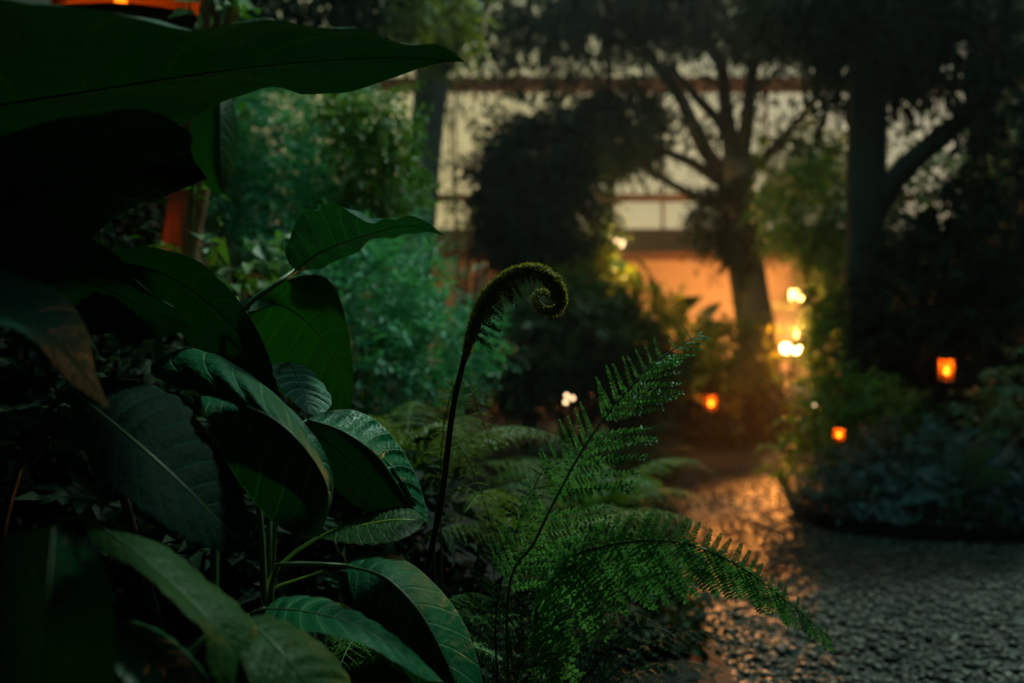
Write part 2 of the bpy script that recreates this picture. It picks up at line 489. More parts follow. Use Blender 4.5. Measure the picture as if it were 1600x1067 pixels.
for j, i in enumerate(rest):
    a = RNG.random() * 6.28; R = np.array([[math.cos(a), -math.sin(a), 0], [math.sin(a), math.cos(a), 0], [0, 0, 1]])
    Vs.append(pebmesh[j % 5][1] @ R.T * sz[i] + np.array([x[i], y[i], sz[i] * 0.3])); Fs.append(ico_f + j * len(ico_v))
np_mesh('gravel', np.concatenate(Vs), np.concatenate(Fs), M['pebble'], path, True, 'stuff')

# ------------------------------------------------------------------ foliage
def leaves_np(pos, nrm, dirs, length, width, bend=0.25):
    """lanceolate leaves: 6 vertices, 2 quads each"""
    n = len(pos)
    dirs = dirs / np.linalg.norm(dirs, axis=1, keepdims=True)
    side = np.cross(dirs, nrm); side /= (np.linalg.norm(side, axis=1, keepdims=True) + 1e-9)
    up = np.cross(side, dirs)
    L = length[:, None]; Wd = width[:, None]
    a = pos
    b1 = pos + dirs * L * 0.45 + side * Wd * 0.5 + up * L * 0.06
    b2 = pos + dirs * L * 0.45 - side * Wd * 0.5 + up * L * 0.06
    c = pos + dirs * L - up * L * bend
    m = pos + dirs * L * 0.45
    V = np.stack([a, b1, c, b2, m], axis=1).reshape(-1, 3)
    base = (np.arange(n) * 5)[:, None]
    tris = np.concatenate([base + np.array([0, 1, 4]), base + np.array([1, 2, 4]), base + np.array([0, 4, 3]), base + np.array([4, 2, 3])], axis=0)
    return V, tris

def blob(px, py, d, rx, ry, rd=None):
    c = P(px, py, d); k = d / F_PX
    return (np.array(c), np.array([rx * k, (rd if rd else 0.8 * rx * k), ry * k]))

def sample_blobs(blobs, n, shell=0.6, rng=RNG):
    vol = np.array([np.prod(b[1]) ** (2 / 3) for b in blobs]); vol /= vol.sum()
    idx = rng.choice(len(blobs), n, p=vol)
    u = rng.standard_normal((n, 3)); u /= np.linalg.norm(u, axis=1, keepdims=True)
    r = rng.random(n) ** (1 / 3); r = np.where(rng.random(n) < shell, 0.75 + 0.3 * rng.random(n), r)
    cen = np.array([b[0] for b in blobs])[idx]; rad = np.array([b[1] for b in blobs])[idx]
    return cen + u * r[:, None] * rad, u

def foliage(parent, blobs, n, size, mat, aspect=0.4, droop=0.2, out=0.7, shell=0.6, name='foliage', seed=1, zmin=0.08, clump=11, spray=2.6):
    rng = np.random.default_rng(seed)
    nc = max(8, n // clump)                      # leaves sit in sprays: a twig with leaves along it
    pc, uc = sample_blobs(blobs, nc, shell, rng)
    dc = uc * out + rng.standard_normal((nc, 3)) * 0.55; dc[:, 2] -= droop; dc /= np.linalg.norm(dc, axis=1, keepdims=True)
    nrc = rng.standard_normal((nc, 3)) * 0.5; nrc[:, 2] += 0.9
    sc = np.cross(dc, nrc); sc /= np.linalg.norm(sc, axis=1, keepdims=True) + 1e-9
    idx = np.repeat(np.arange(nc), clump); n = len(idx)
    tl = np.tile(np.linspace(0, 1, clump), nc); sg = np.tile(np.where(np.arange(clump) % 2, 1.0, -1.0), nc)
    SL = size * spray * (0.7 + 0.6 * rng.random(nc))[idx]
    p = pc[idx] + dc[idx] * (tl * SL)[:, None] + rng.standard_normal((n, 3)) * size * 0.12
    p[:, 2] -= droop * 0.5 * SL * tl ** 2
    d = dc[idx] * 0.7 + sc[idx] * (sg * (1.0 - 0.5 * tl))[:, None] + rng.standard_normal((n, 3)) * 0.22; d[:, 2] -= droop * 0.4
    nr = nrc[idx] + rng.standard_normal((n, 3)) * 0.25
    L = size * (0.65 + 0.7 * rng.random(n)) * (1.1 - 0.5 * tl)
    k = p[:, 2] > zmin; p, d, nr, L = p[k], d[k], nr[k], L[k]
    V, T = leaves_np(p, nr, d, L, L * aspect)
    return np_mesh(name, V, T, mat, parent, False, 'stuff')

def bush(name, label, cat, blobs, n, size, mat, ground=None, stems=5, stem_mat=None, group=None, seed=1, **kw):
    c0 = blobs[0][0]
    g = Vector((c0[0], c0[1], Z0)) if ground is None else Vector(ground)
    r = empty(name, g, label, cat, group)
    foliage(r, blobs, n, size, mat, seed=seed, **kw)
    rng = random.Random(seed)
    for k in range(stems):
        b = blobs[k % len(blobs)]
        top = Vector(b[0]) + Vector([rng.uniform(-.55, .55) * q for q in b[1]])
        st = g + Vector((rng.uniform(-.06, .06), rng.uniform(-.06, .06), -0.02))
        mid = st.lerp(top, 0.5) + Vector((rng.uniform(-.05, .05), rng.uniform(-.05, .05), 0.05))
        h = (top - st).length
        pts = [Vector(q) for q in spline([st, mid, top], 9)]
        MB().tube(pts, [0.006 + 0.012 * h * (1 - i / 8) * 0.6 for i in range(9)], 6).build('stem', stem_mat or M['bark_dark'], r, True)
    return r

M['f_teal'] = foliage_mat('teal_foliage', (0.03, 0.18, 0.10), (0.16, 0.60, 0.38), 0.45)
M['f_green'] = foliage_mat('green_foliage', (0.03, 0.12, 0.02), (0.14, 0.32, 0.05), 0.5)
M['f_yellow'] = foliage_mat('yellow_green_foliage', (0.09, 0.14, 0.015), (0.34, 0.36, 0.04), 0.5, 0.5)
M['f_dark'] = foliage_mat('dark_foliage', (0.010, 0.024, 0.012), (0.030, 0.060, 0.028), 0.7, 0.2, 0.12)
M['f_pale'] = foliage_mat('pale_foliage', (0.06, 0.15, 0.08), (0.26, 0.40, 0.25), 0.5)
M['f_blue'] = foliage_mat('blue_green_foliage', (0.03, 0.07, 0.08), (0.13, 0.21, 0.25), 0.5, 0.2)
M['f_fern'] = foliage_mat('fern_green', (0.06, 0.22, 0.09), (0.16, 0.42, 0.20), 0.5, 0.3)
M['f_olive'] = foliage_mat('olive_fern', (0.08, 0.14, 0.025), (0.24, 0.34, 0.07), 0.5, 0.3)
M['f_scale'] = foliage_mat('rim_lit_scales', (0.22, 0.20, 0.04), (0.55, 0.48, 0.12), 0.45, 0.4)  # bright golden tone paints the warm rim light onto the scales
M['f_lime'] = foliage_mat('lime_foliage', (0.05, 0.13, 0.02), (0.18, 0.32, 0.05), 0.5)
M['f_mid'] = foliage_mat('mid_foliage', (0.014, 0.045, 0.010), (0.06, 0.12, 0.025), 0.55, 0.3, 0.2)
M['f_deep'] = foliage_mat('deep_fern', (0.006, 0.026, 0.010), (0.020, 0.070, 0.028), 0.6, 0.2, 0.15)  # darker copy of the fern green, frond shade put into the colour

# --- trees -----------------------------------------------------------------
def limb(parent, name, pts, r0, r1, mat, n=8):
    c = [Vector(q) for q in spline([P(*p) if len(p) == 3 else Vector(p) for p in pts], 18)]
    rr = [r0 + (r1 - r0) * i / 17 for i in range(18)]
    for i, q in enumerate(c):
        w = noise.noise(q * 6) * 0.10; rr[i] *= 1 + w
    return MB().tube(c, rr, n).build(name, mat, parent, True)

def ground_under(px, py, d):
    p = P(px, py, d); return Vector((p.x, p.y, Z0 - 0.02))

# tree with straight grey trunk left of the middle
g = ground_under(640, 560, 7.4)
t1 = empty('straight_trunk_tree', g, 'straight grey tree trunk with a forked top left of the middle', 'tree')
limb(t1, 'trunk', [(632, 745, 7.4), (645, 480, 7.4), (658, 300, 7.4), (672, 150, 7.4), (684, 60, 7.4), (692, -60, 7.4)], 0.13, 0.125, M['bark'], 12)
limb(t1, 'branch', [(676, 120, 7.38), (702, 82, 7.3), (728, 45, 7.2), (770, -20, 7.1)], 0.085, 0.055, M['bark_dark'])
limb(t1, 'branch', [(680, 60, 7.4), (640, 10, 7.2), (590, -40, 7.0)], 0.05, 0.03, M['bark_dark'])
foliage(t1, [blob(635, 10, 6.6, 80, 46, .4), blob(690, 10, 6.7, 45, 50, .3), blob(600, -15, 6.6, 60, 55, .4)], 2200, 0.095, M['f_yellow'], seed=11, droop=0.5, aspect=0.42)

# the branching tree in front of the far window
g = ground_under(1192, 575, 9.3)
t2 = empty('branching_tree', g, 'many-branched dark tree spreading before the far window, right of the middle', 'tree')
limb(t2, 'trunk', [(1198, 720, 9.3), (1188, 570, 9.3), (1168, 430, 9.3), (1154, 340, 9.3), (1150, 280, 9.3), (1152, 250, 9.3)], 0.19, 0.17, M['bark'], 12)
for pts, r0, r1 in (
    ([(1148, 292, 9.3), (1100, 232, 9.2), (1062, 150, 9.0), (1022, 98, 8.9), (985, 40, 8.8), (955, -20, 8.7)], 0.085, 0.03),
    ([(1146, 262, 9.3), (1130, 200, 9.4), (1088, 152, 9.5), (1050, 110, 9.5), (1010, 90, 9.6)], 0.075, 0.025),
    ([(1150, 270, 9.3), (1136, 185, 9.2), (1128, 110, 9.1), (1108, 60, 9.0), (1080, -10, 8.9)], 0.085, 0.04),
    ([(1154, 270, 9.3), (1168, 185, 9.2), (1176, 110, 9.1), (1204, 62, 9.0), (1235, -10, 8.9)], 0.085, 0.035),
    ([(1128, 285, 9.3), (1082, 255, 9.1), (1040, 236, 9.0), (1000, 205, 8.9), (960, 190, 8.8)], 0.06, 0.025),
    ([(1138, 325, 9.3), (1090, 308, 9.2), (1050, 288, 9.1), (1008, 264, 9.0), (960, 230, 8.9)], 0.055, 0.02),
    ([(1160, 280, 9.3), (1215, 225, 9.4), (1262, 170, 9.5), (1290, 115, 9.5), (1312, 50, 9.6)], 0.05, 0.02),
    ([(1262, 170, 9.5), (1256, 120, 9.5), (1280, 70, 9.5), (1262, 20, 9.5)], 0.028, 0.015),
    ([(1128, 112, 9.1), (1110, 80, 9.0), (1085, 70, 9.0)], 0.04, 0.02),
    ([(1176, 110, 9.1), (1150, 70, 9.0), (1155, 10, 9.0)], 0.04, 0.02),
    ([(1080, 175, 9.05), (1060, 210, 9.0), (1030, 190, 8.9)], 0.02, 0.01)):
    limb(t2, 'branch', pts, r0, r1, M['bark_dark'])
foliage(t2, [blob(1132, 325, 9.05, 48, 42, .25), blob(1150, 365, 9.05, 30, 30, .2)], 1800, 0.10, M['f_dark'], seed=21, name='clinging_fern', droop=0.6)
foliage(t2, [blob(970, 205, 8.8, 62, 52, .4), blob(935, 215, 8.8, 45, 40, .35)], 5000, 0.10, M['f_dark'], seed=22, name='leaf_clump', droop=0.3)
foliage(t2, [blob(1010, -5, 8.8, 120, 48, .5), blob(1150, 0, 8.8, 160, 52, .6), blob(1290, 5, 8.9, 130, 62, .6), blob(890, 0, 8.6, 100, 50, .5)], 11000, 0.13, M['f_dark'], seed=23, name='crown', aspect=0.3, droop=0.5)
foliage(t2, [blob(1060, 110, 8.8, 110, 70, .5), blob(1240, 105, 9.0, 120, 90, .5), blob(900, 100, 8.6, 90, 70, .5), blob(1080, 245, 9.0, 60, 60, .4), blob(1235, 215, 9.3, 100, 70, .5), blob(820, 80, 8.6, 60, 60, .5)], 800, 0.17, M['f_dark'], seed=24, name='outer_leaves', aspect=0.3, droop=0.6, shell=0.2)
foliage(t2, [blob(1232, 260, 9.3, 75, 75, .4), blob(1290, 240, 9.3, 60, 60, .4)], 1500, 0.09, M['f_green'], seed=25, name='inner_leaves', droop=0.4)

# slender trunk and its hanging strands
g = ground_under(956, 560, 10.2)
t4 = empty('slender_tree', g, 'thin straight trunk rising before the far window above the small palm', 'tree')
limb(t4, 'trunk', [(962, 700, 10.2), (957, 420, 10.2), (953, 200, 10.2), (950, 60, 10.2), (949, -60, 10.2)], 0.035, 0.04, M['bark_dark'], 8)
limb(t4, 'branch', [(953, 160, 10.2), (925, 110, 10.2), (905, 40, 10.2)], 0.03, 0.015, M['bark_dark'], 6)
foliage(t4, [blob(900, 55, 10.2, 90, 60, .4), blob(800, 40, 10.2, 80, 60, .4), blob(745, 30, 10.2, 60, 55, .4)], 1100, 0.17, M['f_dark'], seed=31, name='crown', aspect=0.28, droop=0.9)

# heavy dark trunk on the right
g = ground_under(1352, 640, 6.2)
t3 = empty('heavy_trunk_tree', g, 'thick dark tree trunk on the right with one limb rising to the right', 'tree')
limb(t3, 'trunk', [(1352, 780, 6.2), (1352, 560, 6.2), (1353, 330, 6.2), (1356, 160, 6.2), (1360, 0, 6.2), (1362, -80, 6.2)], 0.125, 0.115, M['bark_dark'], 14)
limb(t3, 'branch', [(1366, 330, 6.2), (1395, 285, 6.15), (1440, 238, 6.1), (1500, 190, 6.0), (1560, 130, 5.9), (1620, 60, 5.8)], 0.075, 0.05, M['bark_dark'], 10)
limb(t3, 'branch', [(1360, 150, 6.2), (1400, 90, 6.3), (1450, 30, 6.4), (1480, -40, 6.4)], 0.05, 0.03, M['bark_dark'], 8)
foliage(t3, [blob(1380, 15, 6.2, 95, 95, .5), blob(1300, -15, 6.2, 110, 70, .5), blob(1470, -10, 6.2, 90, 60, .5), blob(1420, 60, 6.4, 50, 70, .4)], 9000, 0.11, M['f_dark'], seed=41, name='crown', aspect=0.3, droop=0.4)
foliage(t3, [blob(1520, 110, 6.2, 70, 110, .4), blob(1480, 90, 6.5, 60, 60, .4), blob(1330, 120, 6.6, 60, 60, .4)], 700, 0.12, M['f_dark'], seed=42, name='outer_leaves', aspect=0.35, droop=0.6, shell=0.2)

# round dark crown left of centre
bush('round_crown_tree', 'dense dark rounded tree standing behind the curled fern shoot', 'tree',
     [blob(822, 300, 7.8, 78, 110, .42), blob(850, 240, 7.8, 70, 70, .38), blob(822, 355, 7.8, 68, 58, .36), blob(880, 340, 7.9, 60, 80, .35)],
     15000, 0.085, M['f_dark'], seed=51, stems=4, droop=0.4)
bush('climbing_vine', 'loose vine with small leaves in front of the far window beside the grey trunk', 'vine',
     [blob(720, 210, 10.6, 50, 75, .2), blob(735, 310, 10.6, 70, 60, .2), blob(760, 360, 10.6, 60, 40, .2), blob(700, 130, 10.6, 30, 40, .2)],
     420, 0.11, M['f_olive'], seed=52, stems=5, droop=0.9, shell=0.1, aspect=0.3)

# --- left shrubs ---------------------------------------------------------------
bush('feathery_shrub', 'tall feathery teal-green shrub between the big top leaf and the grey trunk', 'shrub',
     [blob(470, 260, 4.6, 150, 130, .55), blob(400, 200, 4.5, 80, 90, .45), blob(430, 340, 4.4, 90, 80, .4), blob(540, 330, 4.7, 90, 90, .45)],
     16000, 0.062, M['f_teal'], seed=61, stems=6, aspect=0.22, droop=0.15)
bush('leafy_tree', 'yellow-green leafy small tree directly left of the grey trunk', 'tree',
     [blob(590, 240, 4.0, 52, 95, .25), blob(605, 290, 4.0, 42, 55, .2), blob(560, 180, 4.0, 50, 40, .2)],
     3000, 0.055, M['f_lime'], seed=62, stems=4, aspect=0.3, droop=0.3)
bush('teal_bush', 'bushy teal-green conifer-like bush below the pointed middle leaf', 'bush',
     [blob(560, 480, 3.6, 110, 90, .4), blob(620, 440, 3.7, 75, 60, .3), blob(600, 570, 3.5, 130, 80, .4), blob(690, 540, 3.6, 90, 55, .3), blob(500, 400, 3.7, 80, 50, .3)],
     13000, 0.045, M['f_teal'], seed=63, stems=6, aspect=0.25, droop=0.05)
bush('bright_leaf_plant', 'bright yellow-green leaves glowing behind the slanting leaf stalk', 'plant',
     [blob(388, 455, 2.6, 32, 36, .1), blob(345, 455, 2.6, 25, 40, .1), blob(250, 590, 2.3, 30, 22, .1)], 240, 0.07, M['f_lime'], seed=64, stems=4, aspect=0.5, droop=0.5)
bush('dark_fill_foliage', 'very dark fill foliage added in the gaps between the left broad leaves', 'shrub',
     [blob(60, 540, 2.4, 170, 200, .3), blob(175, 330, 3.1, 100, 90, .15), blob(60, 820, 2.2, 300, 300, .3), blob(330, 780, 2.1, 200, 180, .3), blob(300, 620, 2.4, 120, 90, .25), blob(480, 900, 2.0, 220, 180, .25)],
     18000, 0.065, M['f_dark'], seed=65, stems=6, aspect=0.45, droop=0.4)  # dark fill added so no bright background shows between the leaves

# --- shrubs beyond the fern -------------------------------------------------------
bush('dark_hedge_shrub', 'dark green shrub with a yellow-lit top behind the curled fern shoot', 'shrub',
     [blob(870, 530, 6.6, 120, 75, .5), blob(800, 560, 6.4, 90, 80, .4), blob(950, 560, 6.8, 100, 80, .4), blob(890, 480, 6.7, 90, 30, .4)],
     16000, 0.07, M['f_mid'], seed=71, stems=5, aspect=0.4)
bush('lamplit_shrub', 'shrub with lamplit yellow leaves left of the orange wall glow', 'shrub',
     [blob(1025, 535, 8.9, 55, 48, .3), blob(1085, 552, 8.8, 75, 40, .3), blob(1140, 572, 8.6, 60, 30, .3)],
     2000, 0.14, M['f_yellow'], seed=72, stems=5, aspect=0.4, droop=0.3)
bush('path_end_hedge', 'low dark hedge closing the far end of the gravel path', 'hedge',
     [blob(1150, 640, 9.0, 110, 52, .2), blob(1080, 640, 9.0, 70, 52, .2), blob(1225, 640, 9.0, 60, 52, .2), blob(1010, 620, 8.9, 70, 70, .25)],
     14000, 0.06, M['f_dark'], seed=73, stems=5, aspect=0.45)
bush('tall_dark_shrub', 'tall dark green shrub to the right of the orange lamp glow', 'shrub',
     [blob(1325, 440, 7.6, 60, 110, .35), blob(1310, 330, 7.6, 75, 80, .35), blob(1340, 550, 7.4, 75, 90, .35), blob(1250, 320, 7.8, 60, 60, .3)],
     16000, 0.065, M['f_green'], seed=74, stems=5, aspect=0.35, droop=0.4)
bush('pale_leaf_tree', 'pale green leaves under the rising limb of the thick trunk', 'tree',
     [blob(1460, 295, 6.55, 85, 50, .25), blob(1525, 225, 6.5, 55, 55, .25), blob(1415, 262, 6.6, 38, 55, .2)],
     1500, 0.07, M['f_pale'], seed=75, stems=4, aspect=0.42)
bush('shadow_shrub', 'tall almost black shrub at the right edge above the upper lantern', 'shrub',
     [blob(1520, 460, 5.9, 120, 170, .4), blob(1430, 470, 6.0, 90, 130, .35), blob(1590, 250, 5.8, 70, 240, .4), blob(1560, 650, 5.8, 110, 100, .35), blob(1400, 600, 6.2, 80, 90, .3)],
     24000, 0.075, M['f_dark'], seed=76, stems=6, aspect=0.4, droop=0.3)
bush('path_corner_shrub', 'green leafy shrub at the path corner around the lower lantern', 'shrub',
     [blob(1290, 655, 5.7, 50, 50, .2), blob(1350, 640, 5.6, 60, 50, .25), blob(1275, 720, 5.5, 50, 60, .2), blob(1400, 680, 5.5, 60, 55, .25)],
     3600, 0.06, M['f_green'], seed=77, stems=5, aspect=0.4, droop=0.3)
bush('blue_ground_cover', 'bluish-green spreading shrub along the right edge of the path', 'shrub',
     [blob(1330, 780, 4.95, 75, 50, .2), blob(1295, 800, 4.75, 38, 34, .12), blob(1430, 770, 4.85, 90, 55, .25), blob(1530, 775, 4.8, 90, 60, .25), blob(1420, 720, 5.1, 90, 45, .25), blob(1600, 760, 4.8, 60, 70, .2), blob(1350, 815, 4.7, 60, 32, .12), blob(1440, 822, 4.62, 70, 30, .12), blob(1540, 826, 4.56, 80, 30, .12)],
     9500, 0.055, M['f_blue'], seed=78, stems=6, aspect=0.4, droop=0.2)
bush('silvery_shrub', 'grey-green leafy shrub at the right edge beside the upper lantern', 'shrub',
     [blob(1575, 620, 5.1, 55, 70, .2), blob(1600, 680, 5.0, 50, 50, .2)], 900, 0.06, M['f_pale'], seed=79, stems=4, aspect=0.45)

# ------------------------------------------------------------------ broad leaves
def make_leaf(parent, mat, base, tip, mid, A, B, bulge=0.10, puff=0.035, nv=10, slope=0.55, wav=0.0, rib=0.0016, rib_mat=None, nt_=46, nu=11, label=None, seed=0, rip=0.0, flip=''):
    dm = sum(p[2] for p in mid) / len(mid)
    if 'A' in flip: A = [(x, y, 2 * dm - d) for x, y, d in A]
    if 'B' in flip: B = [(x, y, 2 * dm - d) for x, y, d in B]
    cm = spline([P(*p) for p in [base] + mid + [tip]], nt_)
    cA = spline([P(*p) for p in [base] + A + [tip]], nt_)
    cB = spline([P(*p) for p in [base] + B + [tip]], nt_)
    T = np.gradient(cm, axis=0); T /= np.linalg.norm(T, axis=1, keepdims=True) + 1e-9
    V, UV = [], []
    us = np.linspace(-1, 1, 2 * nu + 1)
    nA = np.cross(cA - cm, T); nB = np.cross(T, cB - cm)
    wA = np.linalg.norm(cA - cm, axis=1); wB = np.linalg.norm(cB - cm, axis=1)
    nn = nA / (np.linalg.norm(nA, axis=1, keepdims=True) + 1e-9) + nB / (np.linalg.norm(nB, axis=1, keepdims=True) + 1e-9)
    for k in range(3): nn[:, k] = np.convolve(np.pad(nn[:, k], 3, mode='edge'), np.ones(7) / 7, 'valid')
    nn /= np.linalg.norm(nn, axis=1, keepdims=True) + 1e-9
    if nn[:, 2].mean() < 0: nn = -nn
    v = np.linspace(0, 1, nt_)
    ph0 = seed * 1.7
    for u in us:
        E, w = (cA, wA) if u < 0 else (cB, wB)
        s = abs(u)
        p = cm + (E - cm) * s
        ph = v * nv - s * slope * nv * 0.3
        d = bulge * w * 4 * s * (1 - s) * 0.5 + puff * w * (np.abs(np.sin(PI * (ph + 0.5))) - 0.5) * min(1, s * 4) * (1 - 0.6 * s)
        d = d + wav * w * s ** 2 * (np.sin(v * 17 + ph0 + (2 if u < 0 else 0)) + 0.6 * np.sin(v * 31 + ph0 * 2))
        if rip and s > 0.93:
            p = p + (E - cm) * (rip * np.sin(v * 90 + ph0) * 0.5 + rip * np.sin(v * 47 + 1))[:, None]
        V.append(p + nn * d[:, None])
        UV.append(np.stack([np.full(nt_, u * 0.5 + 0.5), v], axis=1))
    V = np.stack(V, axis=1).reshape(-1, 3); UV = np.stack(UV, axis=1).reshape(-1, 2)
    m = 2 * nu + 1
    mb = MB(); mb.v = [tuple(q) for q in V]
    mb.f = [(i * m + k, i * m + k + 1, (i + 1) * m + k + 1, (i + 1) * m + k) for i in range(nt_ - 1) for k in range(m - 1)]
    mb.uv = UV
    o = mb.build('leaf', mat, parent, True)
    if label: o['label'] = label
    if rib:
        c = cm + nn * (puff * 0.3) * np.minimum(wA, wB)[:, None] * 0
        MB().tube([Vector(q) for q in c], [rib * (1.15 - 0.95 * i / (nt_ - 1)) for i in range(nt_)], 6).build('midrib', rib_mat or M['stem'], o, True)
    return o

def petiole(parent, pts, r0, r1, mat=None, n=24):
    c = [Vector(q) for q in spline([P(*p) if len(p) == 3 and not isinstance(p, Vector) else p for p in pts], n)]
    return MB().tube(c, [r0 + (r1 - r0) * i / (n - 1) for i in range(n)], 8).build('petiole', mat or M['stem'], parent, True)

LG = leaf_mat('glossy_green_leaf', (0.007, 0.100, 0.038), (0.16, 0.36, 0.20), 11, transl=0.10)
LF = leaf_mat('crisp_veined_leaf', (0.010, 0.150, 0.054), (0.42, 0.66, 0.46), 10, transl=0.10, veinw=0.05, spec=0.2, rough=0.36)  # raised vein colour also paints ridge highlights and the bright rim
LG2 = leaf_mat('blue_green_leaf', (0.012, 0.085, 0.052), (0.08, 0.22, 0.14), 12)
LD = leaf_mat('deep_green_leaf', (0.006, 0.055, 0.016), (0.02, 0.09, 0.035), 10, rough=0.42, spec=0.15, transl=0.12)
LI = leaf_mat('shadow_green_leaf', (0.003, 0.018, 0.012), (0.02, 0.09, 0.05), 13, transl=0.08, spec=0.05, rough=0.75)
LY = leaf_mat('yellow_green_leaf', (0.022, 0.075, 0.016), (0.16, 0.26, 0.08), 12)
LS = leaf_mat('painted_sheen_leaf', (0.12, 0.32, 0.22), (1.0, 1.0, 0.9), 9, rough=0.34, veinw=0.2, spec=0.08)  # pale base and near-white veins paint the sheen of this leaf
LB = leaf_mat('thin_backlit_leaf', (0.012, 0.075, 0.014), (0.04, 0.14, 0.02), 9, transl=0.28, rough=0.45)

def plant(name, px, d, label):
    return empty(name, ground_under(px, 0, d), label, 'plant')

# the plant with the giant leaf across the top left corner
pA = plant('giant_leaf_plant', -330, 1.35, 'huge dark leaf plant reaching across the top left corner to a pointed tip')
make_leaf(pA, LD, (-420, 260, 1.35), (726, 96, 1.24), [(-150, 190, 1.28), (150, 140, 1.2), (400, 104, 1.19), (600, 90, 1.22)],
          [(-300, 80, 1.62), (-60, 5, 1.6), (110, 14, 1.54), (210, 26, 1.5), (300, 50, 1.47), (400, 27, 1.45), (480, 38, 1.41), (560, 42, 1.37), (602, 60, 1.34), (645, 71, 1.3), (690, 72, 1.26)],
          [(-300, 420, 1.0), (-100, 400, 0.93), (0, 342, 0.92), (100, 284, 0.93), (200, 233, 0.95), (290, 190, 0.98), (350, 160, 1.01), (420, 142, 1.03), (485, 150, 1.06), (560, 138, 1.11), (640, 112, 1.17), (690, 98, 1.21)],
          nt_=80, nu=14, nv=14, wav=0.012, rib=0.003, rib_mat=M['leaf_rib'], bulge=0.12, seed=1, flip='AB')
petiole(pA, [(-420, 260, 1.35), (-440, 500, 1.34), (-380, 900, 1.34), ground_under(-330, 0, 1.35)], 0.006, 0.012, M['stem_dark'])
make_leaf(pA, LD, (-260, 400, 1.25), (324, 279, 1.28), [(-80, 345, 1.2), (120, 285, 1.2), (240, 265, 1.24)],
          [(-100, 260, 1.4), (100, 190, 1.42), (240, 170, 1.4), (296, 200, 1.36), (299, 238, 1.32)],
          [(-120, 440, 1.08), (40, 410, 1.05), (170, 350, 1.1), (260, 305, 1.18), (300, 290, 1.24)], wav=0.03, puff=0.07, rib=0.003, rib_mat=M['stem_dark'], seed=2, flip='AB')
petiole(pA, [(-260, 400, 1.25), (-330, 560, 1.3), (-340, 900, 1.33), ground_under(-330, 0, 1.35)], 0.005, 0.010, M['stem_dark'])

# the plant with the pointed leaf and the backlit round leaf
pB = plant('pointed_leaf_plant', 330, 1.62, 'plant with a pointed leaf on a slanting stalk and a round backlit leaf below')
make_leaf(pB, LG2, (462, 422, 1.62), (694, 368, 1.60), [(505, 392, 1.62), (575, 366, 1.60), (640, 352, 1.58)],
          [(450, 408, 1.63), (446, 374, 1.68), (470, 342, 1.74), (505, 328, 1.79), (540, 326, 1.80), (580, 340, 1.75), (612, 349, 1.70), (642, 337, 1.66), (670, 349, 1.62)],
          [(490, 424, 1.52), (530, 404, 1.50), (570, 386, 1.50), (620, 367, 1.53), (665, 364, 1.57)], wav=0.05, puff=0.06, nv=9, seed=3, flip='AB', rib=0.002)
petiole(pB, [(462, 422, 1.62), (415, 455, 1.58), (372, 490, 1.55), (345, 560, 1.56), (335, 800, 1.6), ground_under(330, 0, 1.62)], 0.0045, 0.008)
make_leaf(pB, LB, (386, 488, 1.60), (545, 652, 1.66), [(440, 478, 1.64), (495, 520, 1.66), (530, 590, 1.66)],
          [(408, 458, 1.66), (450, 437, 1.70), (490, 429, 1.72), (518, 442, 1.73), (538, 490, 1.72), (549, 550, 1.70), (552, 610, 1.68)],
          [(388, 530, 1.58), (410, 580, 1.57), (460, 630, 1.58), (510, 650, 1.62)], nv=8, seed=4, flip='AB', rib=0.0016)
petiole(pB, [(386, 488, 1.60), (360, 540, 1.6), (340, 800, 1.62), ground_under(330, 0, 1.62)], 0.004, 0.007)

# the middle clump of drooping leaves
pC = plant('drooping_leaf_plant', 420, 1.22, 'clump of drooping glossy leaves, one crisp veined leaf hanging beside the curled shoot')
make_leaf(pC, LD, (140, 402, 1.58), (446, 648, 1.46), [(250, 425, 1.54), (340, 485, 1.49), (405, 565, 1.47)],
          [(200, 385, 1.68), (262, 393, 1.67), (312, 412, 1.65), (352, 446, 1.62), (388, 492, 1.58), (416, 545, 1.54), (433, 602, 1.50)],
          [(190, 450, 1.48), (250, 485, 1.42), (300, 540, 1.40), (350, 600, 1.40), (405, 640, 1.43)], seed=5, flip='AB', wav=0.012, rib=0.002, rib_mat=M['stem_dark'])
petiole(pC, [(140, 402, 1.58), (100, 480, 1.55), (200, 800, 1.3), ground_under(420, 0, 1.22)], 0.004, 0.008, M['stem_dark'])
make_leaf(pC, LG, (312, 612, 1.22), (500, 838, 1.22), [(370, 630, 1.17), (430, 657, 1.13), (480, 706, 1.12), (512, 768, 1.16)],
          [(262, 600, 1.28), (234, 578, 1.32), (262, 552, 1.34), (298, 545, 1.34), (350, 560, 1.31), (408, 598, 1.27), (470, 655, 1.22), (506, 706, 1.20), (521, 765, 1.20)],
          [(322, 650, 1.15), (362, 735, 1.08), (415, 805, 1.08), (465, 838, 1.14)], seed=6, flip='B', nv=11, puff=0.045, rib=0.002)
petiole(pC, [(312, 612, 1.22), (330, 628, 1.22), (372, 700, 1.25), (410, 860, 1.24), ground_under(420, 0, 1.22)], 0.003, 0.007)
make_leaf(pC, LF, (480, 656, 1.36), (669, 819, 1.40), [(520, 668, 1.36), (552, 684, 1.355), (590, 714, 1.355), (622, 760, 1.37), (648, 797, 1.39)],
          [(500, 645, 1.40), (548, 640, 1.44), (592, 660, 1.45), (628, 702, 1.45), (652, 748, 1.44), (666, 792, 1.42)],
          [(520, 673, 1.372), (545, 690, 1.38), (572, 716, 1.385), (605, 757, 1.39), (635, 795, 1.395)], seed=7, nv=10, puff=0.26, rib=0.0016, bulge=0.16, label='crisp veined leaf')
petiole(pC, [(480, 656, 1.36), (455, 668, 1.35), (430, 760, 1.32), (420, 900, 1.26), ground_under(420, 0, 1.22)], 0.0025, 0.007)
